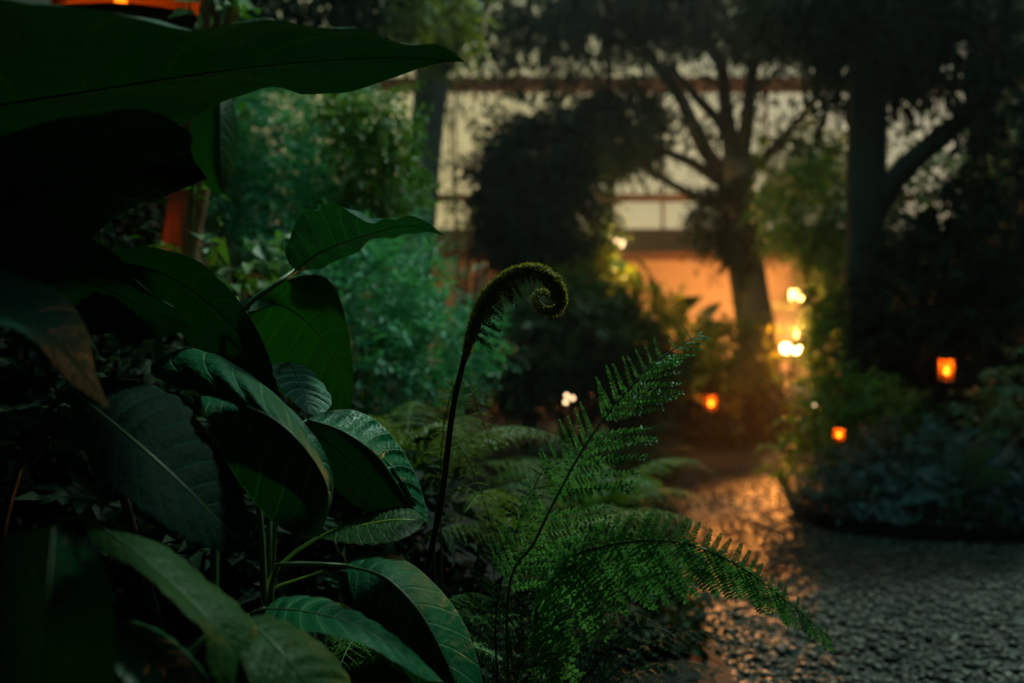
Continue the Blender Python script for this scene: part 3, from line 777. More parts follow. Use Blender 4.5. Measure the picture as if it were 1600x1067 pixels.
make_leaf(pC, LD, (478, 668, 1.45), (654, 824, 1.52), [(530, 705, 1.45), (590, 760, 1.46), (630, 805, 1.5)],
          [(510, 660, 1.52), (570, 690, 1.56), (620, 740, 1.56), (650, 790, 1.54)], [(492, 720, 1.40), (540, 778, 1.40), (600, 815, 1.45)], seed=8, flip='AB', rib=0.0014)
petiole(pC, [(478, 668, 1.45), (450, 720, 1.42), (425, 900, 1.3), ground_under(420, 0, 1.22)], 0.0025, 0.007)
make_leaf(pC, LS, (452, 566, 1.52), (492, 650, 1.46), [(464, 590, 1.50), (478, 620, 1.48)],
          [(478, 572, 1.56), (504, 600, 1.55), (518, 626, 1.52), (508, 644, 1.48)], [(426, 570, 1.50), (432, 598, 1.46), (452, 622, 1.45), (474, 640, 1.45)], seed=9, nv=7, puff=0.12, rib=0.0012)
petiole(pC, [(452, 566, 1.52), (440, 560, 1.5), (425, 640, 1.45), (420, 900, 1.3), ground_under(420, 0, 1.22)], 0.0022, 0.007)

# the left-edge plant
pD = plant('shadow_leaf_plant', -60, 0.95, 'blurred bluish leaf plant at the left edge in deep shadow')
make_leaf(pD, LG2, (-200, 470, 0.86), (172, 640, 0.92), [(-60, 470, 0.84), (50, 505, 0.84), (120, 570, 0.88)],
          [(-120, 410, 0.94), (0, 420, 0.95), (60, 440, 0.95), (112, 476, 0.95), (138, 520, 0.95), (148, 580, 0.94)],
          [(-100, 520, 0.78), (0, 508, 0.79), (55, 535, 0.81), (110, 598, 0.86)], seed=10, rib=0.002)
petiole(pD, [(-200, 470, 0.86), (-230, 700, 0.9), (-120, 1100, 0.95), ground_under(-60, 0, 0.95)], 0.004, 0.008, M['stem_dark'])
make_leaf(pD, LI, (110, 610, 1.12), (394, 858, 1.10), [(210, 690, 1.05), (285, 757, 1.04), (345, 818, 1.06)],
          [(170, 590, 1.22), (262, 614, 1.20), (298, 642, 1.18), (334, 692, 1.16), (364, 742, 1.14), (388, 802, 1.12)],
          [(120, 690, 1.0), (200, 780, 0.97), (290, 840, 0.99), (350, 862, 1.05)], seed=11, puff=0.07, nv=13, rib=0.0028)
petiole(pD, [(110, 610, 1.12), (40, 700, 1.1), (-20, 1000, 1.0), ground_under(-60, 0, 0.95)], 0.004, 0.008, M['stem_dark'])
make_leaf(pD, LG2, (-110, 668, 0.9), (63, 660, 0.9), [(-50, 662, 0.88), (10, 660, 0.88)], [(-50, 640, 0.94), (10, 645, 0.95), (45, 652, 0.93)], [(-50, 685, 0.84), (10, 674, 0.85), (45, 668, 0.88)], seed=12, rib=0.0015)
petiole(pD, [(-110, 668, 0.9), (-150, 800, 0.93), (-90, 1100, 0.95), ground_under(-60, 0, 0.95)], 0.003, 0.008, M['stem_dark'])
make_leaf(pD, LD, (-120, 420, 1.3), (306, 512, 1.30), [(40, 415, 1.25), (160, 450, 1.25), (250, 490, 1.28)], [(60, 340, 1.42), (180, 400, 1.40), (250, 465, 1.36)], [(0, 480, 1.15), (120, 520, 1.15), (230, 530, 1.22)], seed=13, flip='AB', wav=0.03, puff=0.08, rib=0.002, rib_mat=M['stem_dark'])
petiole(pD, [(-120, 420, 1.3), (-180, 700, 1.2), (-100, 1100, 1.0), ground_under(-60, 0, 0.95)], 0.003, 0.008, M['stem_dark'])

# the bottom-left plant, nearest the lens
pE = plant('arching_leaf_plant', 150, 0.85, 'near blurred plant in the bottom left corner with an arching ribbed leaf')
make_leaf(pE, LD, (60, 1260, 0.78), (84, 824, 0.74), [(66, 1100, 0.72), (74, 950, 0.70)],
          [(-70, 1120, 0.80), (-60, 940, 0.80), (-10, 850, 0.78), (40, 830, 0.76)], [(168, 1120, 0.72), (178, 980, 0.70), (165, 895, 0.71), (135, 845, 0.73)], seed=14, rib=0.002)
petiole(pE, [(60, 1260, 0.78), (90, 1400, 0.8), ground_under(150, 0, 0.85)], 0.004, 0.007, M['stem_dark'])
make_leaf(pE, LY, (128, 806, 0.98), (428, 1130, 0.90), [(195, 850, 0.93), (262, 905, 0.90), (322, 962, 0.88), (365, 1010, 0.88), (402, 1070, 0.89)],
          [(190, 822, 1.0), (252, 850, 0.98), (312, 895, 0.95), (362, 937, 0.93), (402, 985, 0.92), (430, 1045, 0.92)],
          [(145, 850, 0.92), (200, 882, 0.87), (250, 920, 0.85), (292, 960, 0.84), (322, 992, 0.84), (325, 1040, 0.84), (360, 1100, 0.86)], seed=15, puff=0.09, nv=13, rib=0.002, wav=0.015)
petiole(pE, [(128, 806, 0.98), (80, 830, 1.0), (60, 1000, 0.95), (120, 1300, 0.88), ground_under(150, 0, 0.85)], 0.003, 0.007)
make_leaf(pE, LY, (382, 966, 0.95), (560, 1160, 0.92), [(430, 1010, 0.91), (485, 1075, 0.90), (530, 1130, 0.91)],
          [(420, 962, 0.98), (472, 985, 0.98), (515, 1018, 0.97), (545, 1060, 0.96), (565, 1110, 0.94)], [(372, 1010, 0.89), (400, 1080, 0.86), (470, 1140, 0.87)], seed=16, puff=0.08, rib=0.002)
petiole(pE, [(382, 966, 0.95), (350, 975, 0.97), (250, 1150, 0.92), ground_under(150, 0, 0.85)], 0.003, 0.007)
make_leaf(pE, LD, (170, 985, 0.9), (350, 1130, 0.85), [(230, 1020, 0.86), (300, 1080, 0.84)], [(200, 968, 0.95), (260, 990, 0.94), (320, 1050, 0.90)], [(170, 1030, 0.82), (220, 1090, 0.80), (300, 1130, 0.82)], seed=17, rib=0.0016)
petiole(pE, [(170, 985, 0.9), (150, 1100, 0.88), ground_under(150, 0, 0.85)], 0.003, 0.007, M['stem_dark'])

# the bottom-centre plant with the yellow stalk
pF = plant('yellow_stalk_plant', 430, 1.22, 'plant with a yellow-green arched stalk and a large leaf curving down at the bottom')
make_leaf(pF, LG, (414, 952, 1.17), (694, 1066, 1.12), [(470, 955, 1.14), (540, 972, 1.11), (610, 1008, 1.10), (660, 1043, 1.11)],
          [(440, 934, 1.22), (500, 934, 1.22), (552, 954, 1.20), (604, 986, 1.18), (648, 1022, 1.15)],
          [(424, 978, 1.10), (490, 988, 1.06), (560, 1004, 1.05), (620, 1036, 1.06), (664, 1062, 1.09)], seed=18, puff=0.09, rib=0.002)
petiole(pF, [(414, 952, 1.17), (395, 965, 1.18), (400, 1150, 1.2), ground_under(430, 0, 1.22)], 0.003, 0.007)
make_leaf(pF, LG, (540, 884, 1.24), (742, 1150, 1.16), [(600, 902, 1.20), (652, 952, 1.17), (692, 1022, 1.15), (722, 1095, 1.15)],
          [(562, 866, 1.28), (595, 862, 1.30), (642, 880, 1.29), (692, 926, 1.27), (726, 976, 1.25), (746, 1032, 1.23), (756, 1090, 1.20)],
          [(552, 935, 1.16), (585, 985, 1.11), (630, 1045, 1.08), (690, 1115, 1.10)], seed=19, flip='B', puff=0.04, rib=0.0022)
petiole(pF, [(540, 884, 1.24), (500, 882, 1.24), (450, 888, 1.23), (422, 960, 1.22), ground_under(430, 0, 1.22)], 0.003, 0.007, M['stem'])
make_leaf(pF, LY, (520, 829, 1.32), (664, 814, 1.34), [(570, 820, 1.32), (620, 812, 1.32)],
          [(545, 815, 1.38), (590, 800, 1.40), (635, 795, 1.39), (655, 803, 1.37)], [(505, 842, 1.28), (560, 851, 1.26), (612, 848, 1.27), (648, 832, 1.30)], seed=20, nv=13, puff=0.14, rib=0.0022, rib_mat=M['stem_yellow'], slope=1.6)
petiole(pF, [(520, 829, 1.32), (470, 856, 1.29), (428, 898, 1.26), (415, 990, 1.24), ground_under(430, 0, 1.22)], 0.0028, 0.006, M['stem_yellow'])
make_leaf(pF, LD, (505, 892, 1.26), (552, 912, 1.24), [(520, 900, 1.25), (538, 908, 1.24)], [(520, 890, 1.28), (545, 898, 1.27)], [(508, 908, 1.23), (530, 920, 1.22)], seed=21, rib=0.001)
petiole(pF, [(505, 892, 1.26), (460, 908, 1.25), (412, 930, 1.24), (415, 1000, 1.23), ground_under(430, 0, 1.22)], 0.0016, 0.005, M['stem_yellow'])
make_leaf(pF, LG, (535, 1075, 1.12), (668, 1100, 1.1), [(580, 1065, 1.1), (625, 1078, 1.1)], [(560, 1045, 1.16), (600, 1040, 1.16), (645, 1068, 1.13)], [(560, 1090, 1.06), (620, 1105, 1.06)], seed=22, rib=0.0014)
petiole(pF, [(535, 1075, 1.12), (480, 1100, 1.17), ground_under(430, 0, 1.22)], 0.002, 0.005)

# a smooth leaf glowing behind the giant leaf, and the red trunk under it
pG = plant('smooth_leaf_plant', 330, 2.4, 'smooth pale green leaf hanging behind the giant leaf above the red bark')
make_leaf(pG, LB, (345, 130, 2.4), (350, 305, 2.35), [(345, 180, 2.35), (345, 250, 2.33)], [(315, 150, 2.4), (298, 200, 2.4), (302, 255, 2.38), (325, 295, 2.36)], [(365, 160, 2.4), (372, 215, 2.4), (366, 270, 2.38)], seed=23, rib=0.003)
petiole(pG, [(345, 130, 2.4), (335, 100, 2.45), (300, 300, 2.55), (300, 700, 2.5), ground_under(330, 0, 2.4)], 0.004, 0.009)
tr = empty('red_bark_trunk', ground_under(275, 400, 2.75), 'red-brown flaking tree trunk glowing orange behind the dark left leaves', 'tree trunk')
limb(tr, 'trunk', [(235, 1000, 2.75), (255, 620, 2.75), (280, 400, 2.75), (300, 280, 2.75), (320, 150, 2.75), (345, 0, 2.75), (360, -100, 2.75)], 0.058, 0.05, M['bark_red'], 14)
foliage(tr, [blob(330, 380, 2.65, 60, 90, .1), blob(370, 20, 2.6, 60, 40, .15)], 160, 0.07, M['f_green'], seed=66, name='creeper', aspect=0.5)

# ------------------------------------------------------------------ ferns
def pinna_arrays(seed, n=17, curl=0.16):
    rng = np.random.default_rng(seed)
    V, T = [], []
    def axis(x): return np.array([x, 0.0, -curl * x * x])
    for k in range(n):
        x = 0.03 + 0.95 * k / n
        l = 0.092 * (1 - 0.7 * x ** 1.6) * (0.9 + 0.2 * rng.random())
        w = 0.95 / n * 0.62
        for s in (-1, 1):
            a = axis(x); tp = a + np.array([l * 0.35, s * l, -0.02 + 0.05 * rng.standard_normal()])
            m1 = a + (tp - a) * 0.55 + np.array([w * 0.8, 0, 0.012]); m2 = a + (tp - a) * 0.55 + np.array([-w * 0.6, 0, 0.0])
            i = len(V); V += [a + np.array([-w * .5, 0, 0]), a + np.array([w * .5, 0, 0]), m1, tp, m2]
            T += [(i, i + 1, i + 2), (i, i + 2, i + 4), (i + 4, i + 2, i + 3)]
    r = 0.010
    for k in range(8):
        x0, x1 = k / 8, (k + 1) / 8; a, b = axis(x0), axis(x1); r0, r1 = r * (1 - x0 * .8), r * (1 - x1 * .8)
        i = len(V); V += [a + (0, r0, .004), a - (0, r0, -.004), b - (0, r1, -.004), b + (0, r1, .004)]
        T += [(i, i + 1, i + 2), (i, i + 2, i + 3)]
    return np.array(V), np.array(T)
PINNA = [pinna_arrays(100 + k, curl=c) for k, c in enumerate((0.08, 0.15, 0.22, 0.30))]
PMESH = {}
def pinna_mesh(k, mat):
    if (k, mat.name) not in PMESH:
        me = bpy.data.meshes.new('pinna'); V, T = PINNA[k]
        me.from_pydata(V.tolist(), [], T.tolist()); me.materials.append(mat); PMESH[(k, mat.name)] = me
    return PMESH[(k, mat.name)]

def frond(root, rach, n, LL, LR, dirL, dirR, mat, prof=None, r0=0.003, parts=True, start=0.10, fwd=0.35, seed=0, stem=None, wid=1.0):
    """a frond: rachis with pinnae on both sides; parts=True makes each pinna an object"""
    rng = random.Random(seed)
    off = root_loc(root)
    c = spline(rach, n * 2 + 8); m = len(c)
    T = np.gradient(c, axis=0); T /= np.linalg.norm(T, axis=1, keepdims=True)
    mb = MB().tube([Vector(q) for q in c], [r0 * (1 - 0.8 * i / (m - 1)) for i in range(m)], 6)
    prof = prof or (lambda t: min(1, 0.55 + 1.6 * t) * (1 - t ** 2.2) + 0.08)
    jobs = []
    for i in range(n):
        t = start + (1 - start) * (i + 0.5) / n
        j = min(m - 1, int(t * (m - 1)))
        for s, (L, D) in enumerate(((LL, dirL), (LR, dirR))):
            if L <= 0: continue
            d = Vector(D(t) if callable(D) else D) .normalized() + Vector(T[j]) * fwd + Vector((rng.gauss(0, .07), rng.gauss(0, .07), rng.gauss(0, .07)))
            d.normalize()
            yv = Vector(T[j]) - d * d.dot(Vector(T[j])); yv.normalize()
            zv = d.cross(yv)
            if zv.z < 0: yv = -yv; zv = -zv
            ln = L * prof(t) * rng.uniform(0.88, 1.08)
            M4 = Matrix(((d.x, yv.x, zv.x), (d.y, yv.y, zv.y), (d.z, yv.z, zv.z))).to_4x4()
            jobs.append((Vector(c[j]), M4, ln, rng.randrange(4)))
    if parts:
        o = mb.build('frond', stem or M['stem'], root, True)
        for pos, M4, ln, k in jobs:
            q = bpy.data.objects.new('pinna', pinna_mesh(k, mat)); C.objects.link(q); q.parent = o
            q.matrix_basis = Matrix.Translation(pos - off) @ M4 @ Matrix.Diagonal((ln, ln * wid, ln, 1))
        return o
    Vs, Ts, nv = [], [], 0
    for pos, M4, ln, k in jobs:
        V, Tt = PINNA[k]; R = np.array(M4.to_3x3())
        Vs.append((V * ln) @ R.T + np.array(pos)); Ts.append(Tt + nv); nv += len(V)
    tv, tf = np.array([tuple(q) for q in mb.v]), mb.f
    tt = []
    for q in tf:
        for k in range(1, len(q) - 1): tt.append((q[0] + nv, q[k] + nv, q[k + 1] + nv))
    return np_mesh('frond', np.concatenate(Vs + [tv]), np.concatenate(Ts + [np.array(tt)]), mat, root)

def fern(name, label, crown, n, length, mat, seed, elev=(0.9, 1.3), az=(0, 2 * PI), width=0.22, npin=22, arch=1.0):
    r = empty(name, Vector((crown[0], crown[1], max(Z0 - 0.01, 0))), label, 'fern', None)
    rng = random.Random(seed)
    cr = Vector(crown)
    if cr.z > 0.15:
        MB().tube([Vector((cr.x, cr.y, 0.03)), cr.lerp(Vector((cr.x, cr.y, 0.03)), 0.5), cr], [0.05, 0.04, 0.035], 9).build('caudex', M['bark_dark'], r, True)
    for k in range(n):
        a = az[0] + (az[1] - az[0]) * (k + rng.uniform(0.1, 0.9)) / n
        e = rng.uniform(*elev); L = length * rng.uniform(0.8, 1.15)
        h = Vector((math.cos(a), math.sin(a), 0)); pts = []
        p = cr.copy(); pts.append(p.copy())
        for q in range(6):
            ee = e - (q / 5) ** 1.2 * 1.5 * arch
            p = p + (h * math.cos(ee) + Vector((0, 0, math.sin(ee)))) * L / 6
            if p.z < 0.12: p.z = 0.12
            pts.append(p.copy())
        sd = h.cross(Vector((0, 0, 1)))
        frond(r, pts, npin, length * width, length * width, sd - Vector((0, 0, 0.25)), -sd - Vector((0, 0, 0.25)), mat, r0=0.003, parts=False, seed=seed * 31 + k)
    return r

# the big fern with the sharp frond, beside the path
fa = empty('shield_fern', ground_under(820, 0, 1.5), 'fern with one sharp upright frond and one frond arching over the path', 'fern')
base = ground_under(820, 0, 1.5)
frond(fa, [base + Vector((0, 0, 0.02)), P(792, 960, 1.42), P(838, 842, 1.40), P(880, 757, 1.39), P(925, 680, 1.38), P(978, 612, 1.38), P(1032, 560, 1.40), P(1075, 533, 1.42), P(1098, 518, 1.44)],
      30, 0.068, 0.115, (-0.50, 0.10, 0.85), (1.0, 0.25, -0.05), M['f_fern'], r0=0.0036, start=0.50, fwd=0.25, seed=3, stem=M['stem'],
      prof=lambda t: (1 - ((t - 0.5) / 0.5) ** 2.6) * 0.80 + 0.22)
frond(fa, [base + Vector((0.02, 0, 0.02)), P(838, 960, 1.46), P(880, 880, 1.42), P(960, 850, 1.38), P(1055, 846, 1.34), P(1140, 876, 1.32), P(1218, 930, 1.30), P(1300, 1000, 1.30)],
      42, 0.060, 0.135, (0.05, 0.40, 0.80), (0.20, -0.15, -0.95), M['f_fern'], r0=0.0034, start=0.40, fwd=0.45, seed=5, wid=2.1, stem=M['stem'],
      prof=lambda t: 1 - 0.8 * ((t - 0.4) / 0.6) ** 1.6)
frond(fa, [base + Vector((0.03, -0.02, 0.02)), P(870, 1150, 1.36), P(930, 1040, 1.28), P(985, 985, 1.25), P(1040, 985, 1.22), P(1075, 1020, 1.2)],
      26, 0.07, 0.09, (0.3, 0.7, 0.3), (0.2, -0.4, -0.85), M['f_deep'], r0=0.003, start=0.35, seed=6, stem=M['stem_dark'])
frond(fa, [base + Vector((0, 0.03, 0.02)), P(800, 1100, 1.5), P(850, 980, 1.5), P(900, 905, 1.5), P(950, 880, 1.52), P(1010, 900, 1.55)],
      26, 0.09, 0.11, (-0.4, 0.5, 0.6), (0.3, -0.2, -0.9), M['f_deep'], r0=0.003, start=0.35, seed=7, stem=M['stem_dark'])
frond(fa, [base + Vector((-0.02, 0, 0.02)), P(780, 1100, 1.45), P(775, 960, 1.45), P(800, 850, 1.46), P(835, 760, 1.5), P(870, 700, 1.52)],
      26, 0.09, 0.09, (-0.9, 0.1, 0.2), (0.9, 0.2, -0.2), M['f_deep'], r0=0.003, start=0.35, seed=8, stem=M['stem_dark'])

# the hanging olive fronds beside the dark stalk
fh = empty('hanging_fern', ground_under(700, 0, 1.62), 'olive fern with fronds hanging straight behind the curled shoot stalk', 'fern')
b2 = ground_under(700, 0, 1.62) + Vector((0, 0, 0.02))
frond(fh, [b2, P(690, 900, 1.6), P(690, 700, 1.58), P(712, 600, 1.55), P(738, 612, 1.52), P(755, 660, 1.50), P(772, 712, 1.49)], 24, 0.035, 0.035, (-0.9, -0.1, 0.1), (0.9, -0.1, 0.1), M['f_olive'], start=0.72, seed=9, r0=0.0028, prof=lambda t: 1.1 - 0.5 * t)
frond(fh, [b2, P(680, 900, 1.6), P(685, 760, 1.58), P(705, 690, 1.55), P(728, 712, 1.52), P(752, 770, 1.50), P(778, 850, 1.49)], 24, 0.03, 0.03, (-0.9, -0.1, 0.1), (0.9, -0.1, 0.1), M['f_olive'], start=0.72, seed=10, r0=0.0028, prof=lambda t: 1.1 - 0.5 * t)

fern('wood_fern', 'olive fern clump in the shade left of the curled shoot stalk', P(630, 800, 2.3).to_tuple()[:2] + (0.48,), 13, 0.52, M['f_olive'], 3)
fern('wood_fern', 'yellow-green fern clump directly left of the sharp upright frond', P(830, 800, 2.1).to_tuple()[:2] + (0.40,), 11, 0.42, M['f_olive'], 4)
fern('wood_fern', 'dark fern clump at the bottom middle below the arching frond', P(880, 1200, 1.75).to_tuple()[:2] + (0.15,), 11, 0.42, M['f_deep'], 5)
fern('wood_fern', 'dim fern clump under the large curving leaf at the bottom', P(690, 1100, 1.8).to_tuple()[:2] + (0.25,), 11, 0.45, M['f_deep'], 6)
fern('wood_fern', 'small green fern tucked behind the yellow-green stalk', P(610, 900, 1.7).to_tuple()[:2] + (0.30,), 9, 0.34, M['f_green'], 7)
fern('wood_fern', 'dark green fern behind the sharp frond near the path edge', P(935, 700, 3.4).to_tuple()[:2] + (0.25,), 12, 0.55, M['f_green'], 8)
fern('wood_fern', 'teal fern at the foot of the teal bush', P(560, 640, 2.7).to_tuple()[:2] + (0.45,), 11, 0.45, M['f_teal'], 9)
fern('wood_fern', 'dark fern far along the left side of the path', P(960, 640, 5.0).to_tuple()[:2] + (0.15,), 12, 0.6, M['f_deep'], 10)
fern('wood_fern', 'low dark fern overhanging the left edging of the path', P(985, 800, 3.6).to_tuple()[:2] + (0.12,), 12, 0.42, M['f_deep'], 12)

# ------------------------------------------------------------------ the curled shoot
fd = empty('fiddlehead_shoot', ground_under(650, 0, 1.40), 'tall dark fern shoot with a curled scaly tip in the middle', 'fern shoot')
D0 = 1.38
lower = [ground_under(650, 0, 1.40), P(655, 1050, 1.39), P(668, 895, D0), P(690, 780, D0), P(706, 650, D0), P(718, 590, D0), P(730, 545, D0)]
c = spline(lower, 40)
MB().tube([Vector(q) for q in c], [0.0052 - 0.0010 * i / 39 for i in range(40)], 10).build('stem', M['stem_dark'], fd, True)
hook = [(726, 562), (736, 520), (747, 487), (760, 462), (778, 442), (800, 428), (824, 421), (847, 425), (865, 437), (876, 455), (877, 473), (868, 485), (853, 487), (840, 479), (836, 466), (842, 456), (852, 456), (856, 463)]
ch = spline([P(x, y, D0 + (0.006 * max(0, i - 8))) for i, (x, y) in enumerate(hook)], 90)
hr = [0.0046 + 0.0034 * math.sin(min(1, i / 40) * PI * 0.6) if i < 55 else 0.0078 - 0.0048 * (i - 55) / 35 for i in range(90)]
hv, hf = tube_arrays([Vector(q) for q in ch], hr, 14)
hv = [p + Vector((noise.noise(p * 260), noise.noise(p * 260 + Vector((9, 0, 0))), noise.noise(p * 260 + Vector((0, 9, 0))))) * 0.0016 for p in hv]
coil = MB().add(hv, hf).build('coil', M['crozier'], fd, True)
# folded pinna buds and hairy scales along the coil
rng = random.Random(5)
Tn = np.gradient(ch, axis=0); Tn /= np.linalg.norm(Tn, axis=1, keepdims=True)
cen = P(852, 468, D0)
for i in range(6, 84, 2):
    p = Vector(ch[i]); t = Vector(Tn[i]); inward = Vector((t.z, 0, -t.x))       # clockwise curl: inner side
    for s in (-1, 1):
        q0 = p + Vector((0, s * hr[i] * 0.7, 0)) + inward * hr[i] * 0.35
        ln = (0.020 if i < 60 else 0.010) * rng.uniform(0.7, 1.25) * (1 if i > 14 else 0.6)
        d = (inward * 0.9 + t * rng.uniform(0.2, 0.9) + Vector((0, s * 0.35, 0))).normalized()
        curl = [q0, q0 + d * ln * 0.45, q0 + d * ln * 0.75 + t * ln * 0.3, q0 + d * ln * 0.65 + t * ln * 0.55, q0 + d * ln * 0.42 + t * ln * 0.55]
        cc = [Vector(z) for z in spline(curl, 9)]
        MB().tube(cc, [0.0026 * (1 - 0.6 * k / 8) * (1 if i < 60 else 0.65) for k in range(9)], 6).build('pinna_bud', M['crozier'], coil, True)
for i in range(10, 58, 3):
    p = Vector(ch[i]); t = Vector(Tn[i]); inward = Vector((t.z, 0, -t.x))
    for s in (-1, 1):
        d = (inward * 0.8 + Vector((0.25, s * 0.4, -0.5)) + t * rng.uniform(-0.2, 0.3)).normalized()
        yv = (t - d * d.dot(t)).normalized(); zv = d.cross(yv)
        q = bpy.data.objects.new('young_pinna', pinna_mesh(rng.randrange(4), M['f_deep'])); C.objects.link(q); q.parent = coil
        ln = rng.uniform(0.022, 0.048) * (1 if i < 40 else 0.5)
        q.matrix_basis = Matrix.Translation(p - root_loc(fd)) @ Matrix(((d.x, yv.x, zv.x), (d.y, yv.y, zv.y), (d.z, yv.z, zv.z))).to_4x4() @ Matrix.Diagonal((ln, ln * 1.3, ln, 1))
n = 2600
ii = RNG.integers(2, 88, n); ang = RNG.random(n) * 2 * PI
pp = ch[ii]; tt = Tn[ii]; n1 = np.stack([tt[:, 2], np.zeros(n), -tt[:, 0]], 1); n2 = np.tile([0, 1, 0], (n, 1))
rd = n1 * np.cos(ang)[:, None] + n2 * np.sin(ang)[:, None]
pos = pp + rd * (np.array(hr)[ii])[:, None] * 0.95
V, T = leaves_np(pos, np.cross(tt, rd), tt * 0.9 + rd * 0.55 + RNG.standard_normal((n, 3)) * 0.25, 0.0035 + 0.0045 * RNG.random(n), np.full(n, 0.0016))
np_mesh('scales', V, T, M['f_scale'], coil, False, 'stuff')

# ------------------------------------------------------------------ lanterns and lamps
def point_light(name, loc, power, col, rad, parent=None):
    l = bpy.data.lights.new(name, 'POINT'); l.energy = power; l.color = col; l.shadow_soft_size = rad
    o = bpy.data.objects.new(name, l); C.objects.link(o)
    if parent is not None:
        o.parent = parent; o.location = Vector(loc) - root_loc(parent)
    else: o.location = loc
    return o

def lantern(loc, w, h, label, ground_z, power, post=True, group=None):
    """loc: centre of the lantern's underside"""
    x, y, z = loc
    r = empty('garden_lantern', (x, y, ground_z), label, 'lantern', group)
    if post:
        MB().tube([(x, y, ground_z - 0.02), (x, y, (ground_z + z) / 2), (x, y, z)], w * 0.13, 8).build('post', M['lantern_metal'], r)
    MB().lathe((x, y, z), [(w * 0.3, -0.01), (w * 0.78, 0.0), (w * 0.80, h * 0.05), (w * 0.62, h * 0.09)], 20).build('base', M['lantern_metal'], r)
    for k in range(4):
        a = PI / 4 + k * PI / 2
        px_, py_ = x + w * 0.62 * math.cos(a), y + w * 0.62 * math.sin(a)
        MB().box((px_, py_, z + h * 0.5), (w * 0.08, w * 0.08, h * 0.84), a).build('upright', M['lantern_metal'], r)
        b = k * PI / 2
        MB().box((x + w * 0.42 * math.cos(b), y + w * 0.42 * math.sin(b), z + h * 0.48), (0.003, w * 0.80, h * 0.78), b).build('pane', M['amber'], r)
    MB().lathe((x, y, z + h * 0.88), [(w * 0.72, 0), (w * 0.74, h * 0.03), (w * 0.40, h * 0.14), (w * 0.18, h * 0.17), (w * 0.16, h * 0.24), (w * 0.05, h * 0.26)], 20).build('cap', M['lantern_metal'], r)
    MB().lathe((x, y, z + h * 0.09), [(w * 0.2, 0), (w * 0.2, h * 0.18), (w * 0.05, h * 0.19)], 12).build('candle', M['wax'], r)
    MB().lathe((x, y, z + h * 0.28), [(w * 0.03, 0), (w * 0.17, h * 0.08), (w * 0.15, h * 0.16), (w * 0.02, h * 0.32)], 12).build('flame', M['flame'], r, True)
    point_light('candle_light', (x, y, z + h * 0.68), power, (1.0, 0.42, 0.10), 0.01, r)
    return r

def at_px(px, py, d): return tuple(P(px, py, d))
lantern(at_px(1479, 596, 5.3), 0.068, 0.135, 'amber lantern on a post, highest and largest of the right bed lanterns', Z0, 0.5)
lantern(at_px(1311, 689, 5.15), 0.050, 0.075, 'small square amber lantern on a low post by the right path edge', Z0, 0.25)
lantern(at_px(1111, 642, 8.3), 0.10, 0.15, 'round-looking amber lantern above the far end of the path', Z0, 0.6)

# the lamp cluster behind the path-end hedge that lights the far wall and the path
lp = P(1236, 543, 10.3)
lr = empty('garden_lamp', (lp.x, lp.y, Z0), 'glaring orange twin-bulb garden lamp at the end of the path', 'lamp')
MB().tube([(lp.x, lp.y, 0.03), (lp.x, lp.y, 0.4), (lp.x, lp.y, lp.z - 0.08)], 0.02, 8).build('post', M['lantern_metal'], lr)
MB().lathe((lp.x, lp.y, lp.z - 0.09), [(0.03, 0), (0.13, 0.01), (0.14, 0.03), (0.05, 0.04)], 16).build('base', M['lantern_metal'], lr)
for dx in (-0.055, 0.05):
    MB().lathe((lp.x + dx, lp.y, lp.z - 0.055), [(0.012, 0), (0.035, 0.02), (0.045, 0.05), (0.035, 0.08), (0.01, 0.095)], 14).build('bulb', M['bulb'], lr, True)
point_light('lamp_light', (lp.x, lp.y - 0.06, lp.z + 0.10), 220, (1.0, 0.46, 0.14), 0.06, lr)

# small pale lights among the leaves
def fairy(px, py, d, label, offs, r, power=0):
    p = P(px, py, d)
    e = empty('bulb_cluster', (p.x, p.y, Z0), label, 'light')
    if power: point_light('bulb_light', (p.x, p.y - 0.08, p.z), power, (1.0, 0.6, 0.15), 0.03, e)
    MB().tube([(p.x, p.y, 0.03), (p.x + 0.02, p.y, p.z * 0.5), (p.x, p.y, p.z)], 0.006, 6).build('wire_stake', M['lantern_metal'], e)
    for dx, dz in offs:
        q = p + Vector((dx, 0, dz))
        MB().tube([p, p.lerp(q, 0.5), q], 0.003, 5).build('wire', M['lantern_metal'], e)
        MB().lathe((q.x, q.y, q.z - r), [(r * 0.3, 0), (r * 0.9, r * 0.5), (r, r), (r * 0.8, r * 1.6), (r * 0.2, r * 2)], 12).build('bulb', M['bulb_white'], e, True)
    return e
fairy(968, 378, 8.1, 'bright pale bulbs above the small palm crown', [(-0.025, 0.012), (0.028, 0.0), (0.02, -0.03)], 0.014, 22)
fairy(889, 622, 5.5, 'glowing bulbs put in for white glints low between the ferns', [(-0.012, 0.014), (-0.018, -0.022), (0.02, 0.0)], 0.011)  # bulbs made up to show a few small white glints
fairy(1273, 633, 5.6, 'tiny warm bulb in the path corner shrub', [(0.0, 0.0)], 0.007)

